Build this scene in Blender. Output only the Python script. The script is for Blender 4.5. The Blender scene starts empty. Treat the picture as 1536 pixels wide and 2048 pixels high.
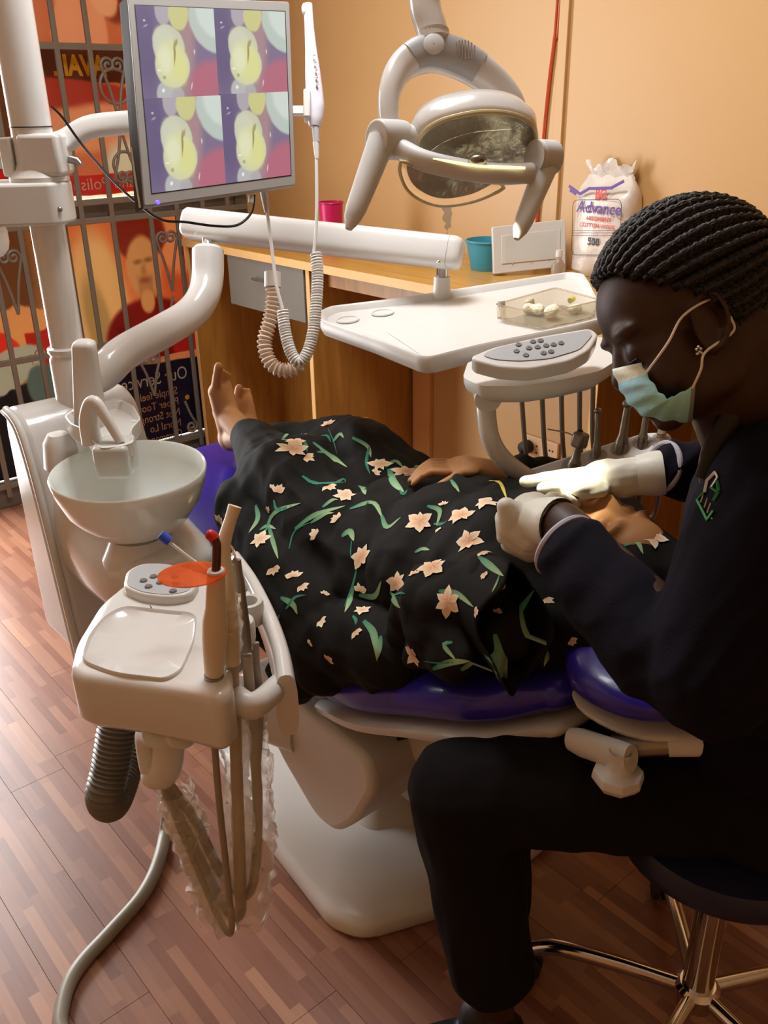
import bpy, bmesh, math, random
import numpy as np
from mathutils import Vector, Matrix, Quaternion, noise
from mathutils.bvhtree import BVHTree
S = bpy.context.scene
COL = S.collection
random.seed(7); RNG = np.random.default_rng(7)

# ------------------------------------------------------------------ camera
F_PX, CAM_H, CAM_A = 1780.0, 1.5, math.radians(49.6)
_d = np.array([69, 3900, 1780.0]); _d /= np.linalg.norm(_d)
_up = -_d
_fh = np.array([0, 0, 1.0]); _fh = _fh - _up * (_fh @ _up); _fh /= np.linalg.norm(_fh)
_rh = np.cross(_up, _fh)
if _rh[0] < 0: _rh = -_rh
CM = np.array([-math.sin(CAM_A) * _fh + math.cos(CAM_A) * _rh,
               math.cos(CAM_A) * _fh + math.sin(CAM_A) * _rh, _up])
CC = np.array([0, 0, CAM_H])
CR, CU, CF = CM[:, 0].copy(), -CM[:, 1].copy(), CM[:, 2].copy()   # right, up, forward of the camera in the room
cam = bpy.data.cameras.new('camera'); camo = bpy.data.objects.new('camera', cam); COL.objects.link(camo)
cam.sensor_fit = 'VERTICAL'; cam.sensor_height = 36.0; cam.sensor_width = 27.0
cam.lens = F_PX / 2048 * 36; cam.clip_start = 0.02
camo.matrix_world = Matrix(((CR[0], CU[0], -CF[0], CC[0]), (CR[1], CU[1], -CF[1], CC[1]), (CR[2], CU[2], -CF[2], CC[2]), (0, 0, 0, 1)))
S.camera = camo

# ------------------------------------------------------------------ world, lights, exposure
W = bpy.data.worlds.new('world'); S.world = W; W.use_nodes = True
W.node_tree.nodes['Background'].inputs[0].default_value = (1.0, 0.93, 0.84, 1)
W.node_tree.nodes['Background'].inputs[1].default_value = 3.4
S.view_settings.view_transform = 'Standard'; S.view_settings.look = 'None'
S.view_settings.gamma = 1.0; S.view_settings.use_curve_mapping = False
S.view_settings.exposure = -0.08
LAMP_POS = (-1.45, 1.05, 2.58)
def area(name, loc, rot, sx, sy, power, color):
    l = bpy.data.lights.new(name, 'AREA'); l.shape = 'RECTANGLE'; l.size = sx; l.size_y = sy
    l.energy = power; l.color = color
    o = bpy.data.objects.new(name, l); COL.objects.link(o); o.location = loc; o.rotation_euler = rot
    return o
area('ceiling_lamp_light', LAMP_POS, (0, 0, 0), 0.5, 0.5, 29, (0.93, 0.955, 1.0))
area('doorway_daylight', (-3.58, 0.42, 1.22), (0, math.radians(-90), 0), 2.2, 0.84, 68, (0.94, 0.965, 1.0))

# ------------------------------------------------------------------ pixel / plane helpers (photo 1536 x 2048)
def ray(px, py): return CM @ np.array([(px - 768) / F_PX, (py - 1024) / F_PX, 1.0])
def atZ(px, py, z): r = ray(px, py); return CC + r * (z - CAM_H) / r[2]
def atY(px, py, y): r = ray(px, py); return CC + r * y / r[1]
def atX(px, py, x): r = ray(px, py); return CC + r * x / r[0]
def atD(px, py, d): return CC + ray(px, py) * d
def atP(px, py, o, n):
    r = ray(px, py); o = np.array(o, float); n = np.array(n, float)
    return CC + r * ((o - CC) @ n) / (r @ n)
def unit(v): v = np.array(v, float); return v / np.linalg.norm(v)

# ------------------------------------------------------------------ mesh builder
class MB:
    def __init__(s): s.v = []; s.f = []
    def add(s, vs, fs):
        b = len(s.v); s.v += [tuple(map(float, p)) for p in vs]; s.f += [tuple(b + i for i in f) for f in fs]; return s
    def box(s, c, size, R=None):
        c = np.array(c, float); h = np.array(size, float) / 2
        R = np.eye(3) if R is None else np.array(R)
        vs = [c + R @ (h * np.array([i, j, k])) for i in (-1, 1) for j in (-1, 1) for k in (-1, 1)]
        return s.add(vs, [(0, 1, 3, 2), (4, 6, 7, 5), (0, 4, 5, 1), (2, 3, 7, 6), (0, 2, 6, 4), (1, 5, 7, 3)])
    def rings(s, rings, cap0=True, cap1=True, closed=False):
        n = len(rings[0]); vs = [p for r in rings for p in r]; fs = []
        m = len(rings)
        for i in range(m if closed else m - 1):
            a = i * n; b = ((i + 1) % m) * n
            for j in range(n):
                k = (j + 1) % n
                fs.append((a + j, a + k, b + k, b + j))
        if not closed:
            if cap0: fs.append(tuple(range(n - 1, -1, -1)))
            if cap1: fs.append(tuple((m - 1) * n + j for j in range(n)))
        return s.add(vs, fs)
    def tube(s, pts, r, seg=12, cap=True, flat=1.0, up=None, closed=False):
        pts = [np.array(p, float) for p in pts]; n = len(pts)
        rs = r if hasattr(r, '__len__') else [r] * n
        rings = []; u = None
        for i, p in enumerate(pts):
            if closed: t = unit(pts[(i + 1) % n] - pts[i - 1])
            else: t = unit(pts[min(i + 1, n - 1)] - pts[max(i - 1, 0)])
            if u is None:
                a = np.array(up, float) if up is not None else (np.array([0, 0, 1.0]) if abs(t[2]) < 0.9 else np.array([1.0, 0, 0]))
                u = unit(a - t * (a @ t))
            else:
                u = u - t * (u @ t); u = unit(u)
            w = np.cross(t, u)
            rings.append([p + rs[i] * (math.cos(q) * u * flat + math.sin(q) * w) for q in np.linspace(0, 2 * math.pi, seg, endpoint=False)])
        return s.rings(rings, cap, cap, closed)
    def capsule(s, p0, p1, r0, r1, seg=16, flat=1.0, up=None):
        p0 = np.array(p0, float); p1 = np.array(p1, float); t = unit(p1 - p0)
        P, Rr = [], []
        for a in (-89, -65, -40, -18): P.append(p0 + t * r0 * math.sin(math.radians(a))); Rr.append(max(r0 * math.cos(math.radians(a)), 1e-4))
        P.append(p0); Rr.append(r0); P.append(p1); Rr.append(r1)
        for a in (18, 40, 65, 89): P.append(p1 + t * r1 * math.sin(math.radians(a))); Rr.append(max(r1 * math.cos(math.radians(a)), 1e-4))
        return s.tube(P, Rr, seg, True, flat, up)
    def chain(s, pts, rs, seg=16, flat=1.0, up=None):
        for i in range(len(pts) - 1): s.capsule(pts[i], pts[i + 1], rs[i], rs[i + 1], seg, flat, up)
        return s
    def ell(s, c, r, R=None, nu=20, nv=12):
        c = np.array(c, float); r = np.array(r, float); R = np.eye(3) if R is None else np.array(R)
        rings = []
        for i in range(nv + 1):
            th = math.pi * i / nv; th = min(max(th, 0.02), math.pi - 0.02)
            rings.append([c + R @ (r * np.array([math.sin(th) * math.cos(q), math.sin(th) * math.sin(q), math.cos(th)])) for q in np.linspace(0, 2 * math.pi, nu, endpoint=False)])
        rings = rings[::-1]
        return s.rings(rings)
    def lathe(s, prof, c, R=None, seg=40, caps=(False, False)):
        c = np.array(c, float); R = np.eye(3) if R is None else np.array(R)
        rings = [[c + R @ np.array([r * math.cos(q), r * math.sin(q), z]) for q in np.linspace(0, 2 * math.pi, seg, endpoint=False)] for r, z in prof]
        return s.rings(rings, caps[0], caps[1])
    def prism(s, pts, d):
        """pts: 3D loop, d: extrusion vector"""
        d = np.array(d, float); a = [np.array(p, float) for p in pts]; return s.rings([a, [p + d for p in a]])
    def obj(s, name, m, parent=None, smooth=True, bevel=0, seg=3, angle=40, sub=0):
        me = bpy.data.meshes.new(name); me.from_pydata(s.v, [], s.f); me.update()
        return finish(me, name, m, parent, smooth, bevel, seg, angle, sub)

def fixmesh(me, smooth=True, angle=40):
    bm = bmesh.new(); bm.from_mesh(me)
    bmesh.ops.recalc_face_normals(bm, faces=bm.faces)
    ca = math.radians(angle)
    for f in bm.faces: f.smooth = smooth
    if smooth:
        for e in bm.edges:
            e.smooth = not (len(e.link_faces) == 2 and e.calc_face_angle(0) > ca)
    bm.to_mesh(me); bm.free()

def finish(me, name, m, parent=None, smooth=True, bevel=0, seg=3, angle=40, sub=0, fix=True):
    if fix: fixmesh(me, smooth, angle if not bevel else 60)
    if m is not None and not me.materials: me.materials.append(m)
    o = bpy.data.objects.new(name, me); COL.objects.link(o)
    if parent is not None:
        o.parent = parent
        o.location = -Vector(parent.location) if parent.parent is None and parent.type == 'EMPTY' else (0, 0, 0)
        if parent.parent is None and parent.type == 'MESH': o.location = -Vector(parent.location)
    if bevel:
        b = o.modifiers.new('bevel', 'BEVEL'); b.width = bevel; b.segments = seg; b.limit_method = 'ANGLE'; b.angle_limit = math.radians(angle)
    if sub:
        b = o.modifiers.new('sub', 'SUBSURF'); b.levels = sub; b.render_levels = sub
    return o

def thing(name, label, cat, loc, group=None):
    o = bpy.data.objects.new(name, None); COL.objects.link(o); o.location = loc; o.empty_display_size = 0.05
    o['label'] = label; o['category'] = cat
    if group: o['group'] = group
    return o
def tag(o, label, cat, group=None):
    o['label'] = label; o['category'] = cat
    if group: o['group'] = group
    # move the origin to the foot of the mesh
    me = o.data; co = np.empty(len(me.vertices) * 3); me.vertices.foreach_get('co', co); co = co.reshape(-1, 3)
    c = (co.min(0) + co.max(0)) / 2; c[2] = co[:, 2].min()
    me.transform(Matrix.Translation(-Vector(c))); o.location = Vector(o.location) + Vector(c)
    for ch in o.children: ch.location = Vector(ch.location) - Vector(c)
    return o
def struct(o): o['kind'] = 'structure'; return o
def part(src, name, loc, parent, rot=None):
    """a copy that shares the mesh of src"""
    c = src.copy(); c.name = name; COL.objects.link(c); c.parent = parent; c.location = loc
    if rot: c.rotation_euler = rot
    return c

def remesh(mb, voxel, smooth=6, factor=0.5, disp=None):
    me = bpy.data.meshes.new('tmp'); me.from_pydata(mb.v, [], mb.f)
    bm = bmesh.new(); bm.from_mesh(me)
    bmesh.ops.recalc_face_normals(bm, faces=bm.faces); bm.to_mesh(me); bm.free()
    o = bpy.data.objects.new('tmp', me); COL.objects.link(o)
    r = o.modifiers.new('r', 'REMESH'); r.mode = 'VOXEL'; r.voxel_size = voxel
    if smooth:
        k = o.modifiers.new('s', 'SMOOTH'); k.factor = factor; k.iterations = smooth
    bpy.context.view_layer.update()
    dg = bpy.context.evaluated_depsgraph_get()
    out = bpy.data.meshes.new_from_object(o.evaluated_get(dg))
    bpy.data.objects.remove(o); bpy.data.meshes.remove(me)
    for p in out.polygons: p.use_smooth = True
    if disp:
        n = len(out.vertices); co = np.empty(n * 3); out.vertices.foreach_get('co', co); co = co.reshape(-1, 3)
        no = np.empty(n * 3); out.vertex_normals.foreach_get('vector', no); no = no.reshape(-1, 3)
        a = np.array([disp(Vector(p), Vector(q)) for p, q in zip(co, no)])
        co += no * a[:, None]; out.vertices.foreach_set('co', co.ravel()); out.update()
    return out

def spline(pts, n=8):
    """Catmull-Rom through pts"""
    P = [np.array(p, float) for p in pts]; P = [2 * P[0] - P[1]] + P + [2 * P[-1] - P[-2]]
    out = []
    for i in range(1, len(P) - 2):
        for t in np.linspace(0, 1, n, endpoint=False):
            a, b, c, d = P[i - 1:i + 3]
            out.append(0.5 * (2 * b + (c - a) * t + (2 * a - 5 * b + 4 * c - d) * t * t + (3 * b - a - 3 * c + d) * t ** 3))
    out.append(P[-2]); return out
def resample(pts, n):
    P = np.array(pts, float); L = np.concatenate([[0], np.cumsum(np.linalg.norm(np.diff(P, axis=0), axis=1))])
    t = np.linspace(0, L[-1], n)
    return [np.array([np.interp(q, L, P[:, k]) for k in range(P.shape[1])]) for q in t]
def round_poly(pts, r, n=5):
    P = [np.array(p, float) for p in pts]; out = []; m = len(P)
    rr = r if hasattr(r, '__len__') else [r] * m
    for i in range(m):
        a, b, c = P[i - 1], P[i], P[(i + 1) % m]
        u, w = a - b, c - b; lu, lw = np.linalg.norm(u), np.linalg.norm(w)
        q = min(rr[i], lu * 0.45, lw * 0.45); s, e = b + u / lu * q, b + w / lw * q
        for t in np.linspace(0, 1, n): out.append((1 - t) ** 2 * s + 2 * t * (1 - t) * b + t * t * e)
    return out
def frame(z, x=None):
    z = unit(z)
    a = np.array(x, float) if x is not None else (np.array([1.0, 0, 0]) if abs(z[0]) < 0.9 else np.array([0, 1.0, 0]))
    a = unit(a - z * (a @ z)); return np.column_stack([a, np.cross(z, a), z])
def superring(c, ux, uy, hx, hy, e=4, n=32):
    out = []
    for q in np.linspace(0, 2 * math.pi, n, endpoint=False):
        a, b = math.cos(q), math.sin(q)
        out.append(c + ux * hx * math.copysign(abs(a) ** (2 / e), a) + uy * hy * math.copysign(abs(b) ** (2 / e), b))
    return out

# ------------------------------------------------------------------ materials
def lin(c):
    if isinstance(c, str):
        c = c.lstrip('#'); c = [int(c[i:i + 2], 16) / 255 for i in (0, 2, 4)]
    return tuple((x / 12.92 if x <= 0.04045 else ((x + 0.055) / 1.055) ** 2.4) for x in c[:3]) + (1,)
MATS = {}
def mat(name, color, rough=0.5, metal=0.0, spec=0.5, var=0.06, vscale=6.0, bump=0.0, bscale=60.0, coat=0.0, trans=0.0, alpha=1.0, emit=0.0, ecol=None, sss=0.0, sheen=0.0, ior=1.45):
    if name in MATS: return MATS[name]
    m = bpy.data.materials.new(name); m.use_nodes = True; nt = m.node_tree; N = nt.nodes; L = nt.links
    b = N['Principled BSDF']; c = lin(color)
    tc = N.new('ShaderNodeTexCoord'); no = N.new('ShaderNodeTexNoise'); no.inputs['Scale'].default_value = vscale; no.inputs['Detail'].default_value = 4
    L.new(tc.outputs['Object'], no.inputs['Vector'])
    mr = N.new('ShaderNodeMapRange'); mr.inputs['To Min'].default_value = 1 - var; mr.inputs['To Max'].default_value = 1 + var
    mr.inputs['From Min'].default_value = 0.3; mr.inputs['From Max'].default_value = 0.7
    L.new(no.outputs['Fac'], mr.inputs['Value'])
    mx = N.new('ShaderNodeVectorMath'); mx.operation = 'SCALE'; mx.inputs[0].default_value = c[:3]; L.new(mr.outputs[0], mx.inputs['Scale'])
    L.new(mx.outputs[0], b.inputs['Base Color'])
    b.inputs['Roughness'].default_value = rough; b.inputs['Metallic'].default_value = metal
    b.inputs['Specular IOR Level'].default_value = spec; b.inputs['IOR'].default_value = ior
    b.inputs['Coat Weight'].default_value = coat; b.inputs['Coat Roughness'].default_value = 0.08
    b.inputs['Transmission Weight'].default_value = trans; b.inputs['Alpha'].default_value = alpha
    if sheen: b.inputs['Sheen Weight'].default_value = sheen
    if sss: b.inputs['Subsurface Weight'].default_value = sss; b.inputs['Subsurface Radius'].default_value = (0.02, 0.008, 0.004)
    if emit: b.inputs['Emission Color'].default_value = lin(ecol or color); b.inputs['Emission Strength'].default_value = emit
    if bump:
        n2 = N.new('ShaderNodeTexNoise'); n2.inputs['Scale'].default_value = bscale; n2.inputs['Detail'].default_value = 5
        L.new(tc.outputs['Object'], n2.inputs['Vector'])
        bp = N.new('ShaderNodeBump'); bp.inputs['Strength'].default_value = bump; bp.inputs['Distance'].default_value = 0.01
        L.new(n2.outputs['Fac'], bp.inputs['Height']); L.new(bp.outputs[0], b.inputs['Normal'])
    MATS[name] = m; return m

def painter(name, base, shapes, rough=0.4, emit=0.0, trans=0.0, distort=0.0, dscale=6.0):
    def lin_(c):
        c = lin(c); g_ = .3 * c[0] + .6 * c[1] + .1 * c[2]; d_ = .22 if trans else 0.0
        return tuple(v * (1 - d_) + g_ * d_ for v in c[:3]) + (1,)
    # flat print: a stack of ellipses / boxes in UV space. shape: (kind, cx, cy, rx, ry, rot_deg, soft, colour)
    m = bpy.data.materials.new(name); m.use_nodes = True; nt = m.node_tree; N = nt.nodes; L = nt.links
    b = N['Principled BSDF']; uv = N.new('ShaderNodeUVMap'); src = uv.outputs[0]
    if distort:
        no = N.new('ShaderNodeTexNoise'); no.inputs['Scale'].default_value = dscale; no.inputs['Detail'].default_value = 3
        L.new(uv.outputs[0], no.inputs['Vector'])
        s1 = N.new('ShaderNodeVectorMath'); s1.operation = 'SUBTRACT'; L.new(no.outputs['Color'], s1.inputs[0]); s1.inputs[1].default_value = (0.5, 0.5, 0.5)
        s2 = N.new('ShaderNodeVectorMath'); s2.operation = 'SCALE'; s2.inputs['Scale'].default_value = distort; L.new(s1.outputs[0], s2.inputs[0])
        s3 = N.new('ShaderNodeVectorMath'); s3.operation = 'ADD'; L.new(src, s3.inputs[0]); L.new(s2.outputs[0], s3.inputs[1]); src = s3.outputs[0]
    cur = None
    for k, cx, cy, rx, ry, rot, soft, colr in shapes:
        mp = N.new('ShaderNodeMapping'); mp.vector_type = 'TEXTURE'
        mp.inputs['Location'].default_value = (cx, cy, 0); mp.inputs['Rotation'].default_value = (0, 0, math.radians(rot)); mp.inputs['Scale'].default_value = (rx, ry, 1)
        L.new(src, mp.inputs['Vector'])
        if k == 'e':
            ln = N.new('ShaderNodeVectorMath'); ln.operation = 'LENGTH'; L.new(mp.outputs[0], ln.inputs[0]); dist = ln.outputs['Value']
        else:
            ab = N.new('ShaderNodeVectorMath'); ab.operation = 'ABSOLUTE'; L.new(mp.outputs[0], ab.inputs[0])
            sp = N.new('ShaderNodeSeparateXYZ'); L.new(ab.outputs[0], sp.inputs[0])
            mm = N.new('ShaderNodeMath'); mm.operation = 'MAXIMUM'; L.new(sp.outputs[0], mm.inputs[0]); L.new(sp.outputs[1], mm.inputs[1]); dist = mm.outputs[0]
        mr = N.new('ShaderNodeMapRange'); mr.interpolation_type = 'SMOOTHSTEP'
        mr.inputs['From Min'].default_value = 1 + soft; mr.inputs['From Max'].default_value = 1 - soft
        L.new(dist, mr.inputs['Value'])
        mix = N.new('ShaderNodeMix'); mix.data_type = 'RGBA'; L.new(mr.outputs[0], mix.inputs['Factor'])
        if cur is None: mix.inputs['A'].default_value = lin_(base)
        else: L.new(cur, mix.inputs['A'])
        mix.inputs['B'].default_value = lin_(colr); cur = mix.outputs['Result']
    b.inputs['Roughness'].default_value = rough
    if cur is None:
        rgb = N.new('ShaderNodeRGB'); rgb.outputs[0].default_value = lin_(base); cur = rgb.outputs[0]
    if emit:
        b.inputs['Base Color'].default_value = (0.02, 0.02, 0.02, 1); L.new(cur, b.inputs['Emission Color']); b.inputs['Emission Strength'].default_value = emit
    else: L.new(cur, b.inputs['Base Color'])
    if trans:
        t = N.new('ShaderNodeBsdfTranslucent'); L.new(cur, t.inputs['Color']); ms = N.new('ShaderNodeMixShader'); ms.inputs[0].default_value = trans
        L.new(b.outputs[0], ms.inputs[1]); L.new(t.outputs[0], ms.inputs[2]); L.new(ms.outputs[0], N['Material Output'].inputs['Surface'])
    return m

def quad(name, p00, p10, p11, p01, m, parent=None, thick=None):
    """a sheet with UVs; p00 is uv (0,0)"""
    vs = [p00, p10, p11, p01]; fs = [(0, 1, 2, 3)]
    if thick is not None: vs = vs + [np.array(p) + np.array(thick) for p in vs]; fs += [(7, 6, 5, 4), (0, 4, 5, 1), (1, 5, 6, 2), (2, 6, 7, 3), (3, 7, 4, 0)]
    me = bpy.data.meshes.new(name); me.from_pydata([tuple(map(float, p)) for p in vs], [], fs)
    u = me.uv_layers.new(name='UVMap'); uvs = [(0, 0), (1, 0), (1, 1), (0, 1)]
    for l in me.loops: u.data[l.index].uv = uvs[l.vertex_index % 4]
    return finish(me, name, m, parent, False, fix=False)

def textmesh(txt, size, origin, ux, uy, m, name, parent, align='LEFT', shear=0.0, bold=0.0, xs=1.0):
    cu = bpy.data.curves.new('t', 'FONT'); cu.body = txt; cu.size = size; cu.align_x = align; cu.shear = shear; cu.offset = bold; cu.resolution_u = 3
    o = bpy.data.objects.new('t', cu); COL.objects.link(o); bpy.context.view_layer.update()
    me = bpy.data.meshes.new_from_object(o.evaluated_get(bpy.context.evaluated_depsgraph_get()))
    bpy.data.objects.remove(o); bpy.data.curves.remove(cu)
    ux = np.array(ux, float); uy = np.array(uy, float); origin = np.array(origin, float)
    for v in me.vertices: v.co = Vector(origin + ux * v.co.x * xs + uy * v.co.y)
    me.materials.clear(); me.materials.append(m)
    return finish(me, name, m, parent, False, fix=False)

WHITE = mat('white_enamel', '#d6d4d0', 0.22, var=0.02, coat=0.5)
WHITE_M = mat('white_plastic', '#d2d0cb', 0.38, var=0.03)
GREYW = mat('pale_grey_plastic', '#d2d4d2', 0.45, var=0.03)
GREYP = mat('grey_keypad', '#a9abac', 0.5, var=0.03)
CHROME = mat('chrome', '#d8d5d0', 0.12, 1.0, var=0.03)
STEEL = mat('steel', '#9a9791', 0.32, 1.0, var=0.05)
DARK = mat('dark_rubber', '#2a2826', 0.6)
BLACKC = mat('black_cable', '#15110f', 0.45)
VINYL = mat('blue_vinyl', '#3427a0', 0.3, var=0.05, bump=0.03, bscale=250, coat=0.15)
HOSE = mat('grey_hose', '#8f8576', 0.5, var=0.06)
# ================================================================== the room
WX0, WX1, WY0, WY1, WZ = -3.62, 1.3, -1.9, 2.42, 2.72
def wood(name, a, b, rough, scale=(1.2, 22, 22), rand=0.35, bump=0.04, obj=True):
    m = bpy.data.materials.new(name); m.use_nodes = True; nt = m.node_tree; N = nt.nodes; L = nt.links; p = N['Principled BSDF']
    tc = N.new('ShaderNodeTexCoord'); mp = N.new('ShaderNodeMapping'); mp.inputs['Scale'].default_value = scale
    oi = N.new('ShaderNodeObjectInfo'); ad = N.new('ShaderNodeVectorMath'); ad.operation = 'ADD'
    sc = N.new('ShaderNodeMath'); sc.operation = 'MULTIPLY'; sc.inputs[1].default_value = 37.0; L.new(oi.outputs['Random'], sc.inputs[0])
    L.new(tc.outputs['Object'], ad.inputs[0]); L.new(sc.outputs[0], ad.inputs[1]); L.new(ad.outputs[0], mp.inputs['Vector'])
    no = N.new('ShaderNodeTexNoise'); no.inputs['Scale'].default_value = 3.0; no.inputs['Detail'].default_value = 8; no.inputs['Roughness'].default_value = 0.6; no.inputs['Distortion'].default_value = 0.6
    L.new(mp.outputs[0], no.inputs['Vector'])
    cr = N.new('ShaderNodeValToRGB'); cr.color_ramp.elements[0].color = lin(a); cr.color_ramp.elements[1].color = lin(b)
    cr.color_ramp.elements[0].position = 0.3; cr.color_ramp.elements[1].position = 0.72
    L.new(no.outputs['Fac'], cr.inputs[0])
    mr = N.new('ShaderNodeMapRange'); mr.inputs['To Min'].default_value = 1 - rand; mr.inputs['To Max'].default_value = 1 + rand; L.new(oi.outputs['Random'], mr.inputs['Value'])
    vm = N.new('ShaderNodeVectorMath'); vm.operation = 'SCALE'; L.new(cr.outputs[0], vm.inputs[0]); L.new(mr.outputs[0], vm.inputs['Scale'])
    L.new(vm.outputs[0], p.inputs['Base Color']); p.inputs['Roughness'].default_value = rough
    bp = N.new('ShaderNodeBump'); bp.inputs['Strength'].default_value = bump; bp.inputs['Distance'].default_value = 0.003; L.new(no.outputs['Fac'], bp.inputs['Height']); L.new(bp.outputs[0], p.inputs['Normal'])
    return m
def laminate(name):
    m = bpy.data.materials.new(name); m.use_nodes = True; nt = m.node_tree; N = nt.nodes; L = nt.links; p = N['Principled BSDF']
    geo = N.new('ShaderNodeNewGeometry'); sp = N.new('ShaderNodeSeparateXYZ'); L.new(geo.outputs['Position'], sp.inputs[0])
    def mth(op, a, b=None, c=None):
        n = N.new('ShaderNodeMath'); n.operation = op
        for i, v in enumerate((a, b, c)):
            if v is None: continue
            if isinstance(v, (int, float)): n.inputs[i].default_value = v
            else: L.new(v, n.inputs[i])
        return n.outputs[0]
    row = mth('FLOOR', mth('DIVIDE', sp.outputs[1], STRIP))
    wn = N.new('ShaderNodeTexWhiteNoise'); wn.noise_dimensions = '1D'; L.new(row, wn.inputs['W'])
    xs = mth('ADD', mth('DIVIDE', sp.outputs[0], 0.21), mth('MULTIPLY', wn.outputs['Value'], 9.0))
    colm = mth('FLOOR', xs)
    cb = N.new('ShaderNodeCombineXYZ'); L.new(row, cb.inputs[0]); L.new(colm, cb.inputs[1])
    w2 = N.new('ShaderNodeTexWhiteNoise'); w2.noise_dimensions = '2D'; L.new(cb.outputs[0], w2.inputs['Vector'])
    cr = N.new('ShaderNodeValToRGB'); cr.color_ramp.elements[0].color = lin('#7f523f'); cr.color_ramp.elements[1].color = lin('#ad7d60')
    for pos, c in ((.35, '#8a5c48'), (.7, '#966852'), (.9, '#a27258')): e = cr.color_ramp.elements.new(pos); e.color = lin(c)
    L.new(w2.outputs['Value'], cr.inputs[0])
    mp = N.new('ShaderNodeMapping'); mp.inputs['Scale'].default_value = (4, 70, 4); L.new(geo.outputs['Position'], mp.inputs['Vector'])
    no = N.new('ShaderNodeTexNoise'); no.inputs['Scale'].default_value = 2.0; no.inputs['Detail'].default_value = 6; L.new(mp.outputs[0], no.inputs['Vector'])
    n3 = N.new('ShaderNodeTexNoise'); n3.inputs['Scale'].default_value = 2.2; n3.inputs['Detail'].default_value = 3; L.new(geo.outputs['Position'], n3.inputs['Vector'])
    mr = N.new('ShaderNodeMapRange'); mr.inputs['To Min'].default_value = .82; mr.inputs['To Max'].default_value = 1.18; L.new(no.outputs['Fac'], mr.inputs['Value'])
    vm = N.new('ShaderNodeVectorMath'); vm.operation = 'SCALE'; L.new(cr.outputs[0], vm.inputs[0]); L.new(mr.outputs[0], vm.inputs['Scale'])
    L.new(vm.outputs[0], p.inputs['Base Color'])
    m2 = N.new('ShaderNodeMapRange'); m2.inputs['To Min'].default_value = .28; m2.inputs['To Max'].default_value = .42; L.new(n3.outputs['Fac'], m2.inputs['Value']); L.new(m2.outputs[0], p.inputs['Roughness'])
    bp = N.new('ShaderNodeBump'); bp.inputs['Strength'].default_value = .04; bp.inputs['Distance'].default_value = .002; L.new(no.outputs['Fac'], bp.inputs['Height']); L.new(bp.outputs[0], p.inputs['Normal'])
    return m
STRIP = 0.022; PWD = STRIP * 6
M_FLOOR = laminate('laminate_floor')
M_SUB = mat('floor_joint', '#5a3b2c', 0.7)
fl = struct(MB().box(((WX0 + WX1) / 2, (WY0 + WY1) / 2, -0.03), (WX1 - WX0 + .2, WY1 - WY0 + .2, 0.055)).obj('floor', M_SUB, None, False))
pm = MB(); g = 0.0003
pm.rings([[(-.5 + g, -PWD / 2 + g, -0.0025), (.5 - g, -PWD / 2 + g, -0.0025), (.5 - g, PWD / 2 - g, -0.0025), (-.5 + g, PWD / 2 - g, -0.0025)],
          [(-.5 + g, -PWD / 2 + g, -0.0004), (.5 - g, -PWD / 2 + g, -0.0004), (.5 - g, PWD / 2 - g, -0.0004), (-.5 + g, PWD / 2 - g, -0.0004)],
          [(-.5 + 2 * g, -PWD / 2 + 2 * g, 0), (.5 - 2 * g, -PWD / 2 + 2 * g, 0), (.5 - 2 * g, PWD / 2 - 2 * g, 0), (-.5 + 2 * g, PWD / 2 - 2 * g, 0)]])
plank0 = None; cand = []
y = math.floor(WY0 / PWD) * PWD + PWD / 2; row = 0
while y < WY1:
    x = WX0 - random.random() * 1.0
    while x < WX1:
        l = random.choice((0.8, 1.0, 1.2))
        x0, x1 = max(x, WX0), min(x + l, WX1)
        if x1 - x0 > 0.03:
            c = CM.T @ (np.array([(x0 + x1) / 2, y, 0]) - CC)
            u, v = 768 + F_PX * c[0] / max(c[2], .05), 1024 + F_PX * c[1] / max(c[2], .05)
            vis = c[2] > 0.1 and -700 < u < 2300 and -200 < v < 2700
            cand.append((0 if vis else 1, np.linalg.norm(c), (x0 + x1) / 2, y, x1 - x0))
        x += l
    y += PWD; row += 1
cand.sort()
rest = MB()
for i, (iv, dd, cx, cy, l) in enumerate(cand):
    if i < 300 and not iv:
        if plank0 is None:
            plank0 = pm.obj('plank', M_FLOOR, fl, False); plank0.location = (cx, cy, 0); plank0.scale = (l, 1, 1)
        else:
            q = part(plank0, 'plank', (cx, cy, 0), fl); q.scale = (l, 1, 1)
    else: rest.box((cx, cy, -0.0013), (l - 2 * g, PWD - 2 * g, 0.0025))
ro = rest.obj('plank_field', M_FLOOR, fl, False); ro['kind'] = 'stuff'; ro.location = (0, 0, 0)

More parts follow.
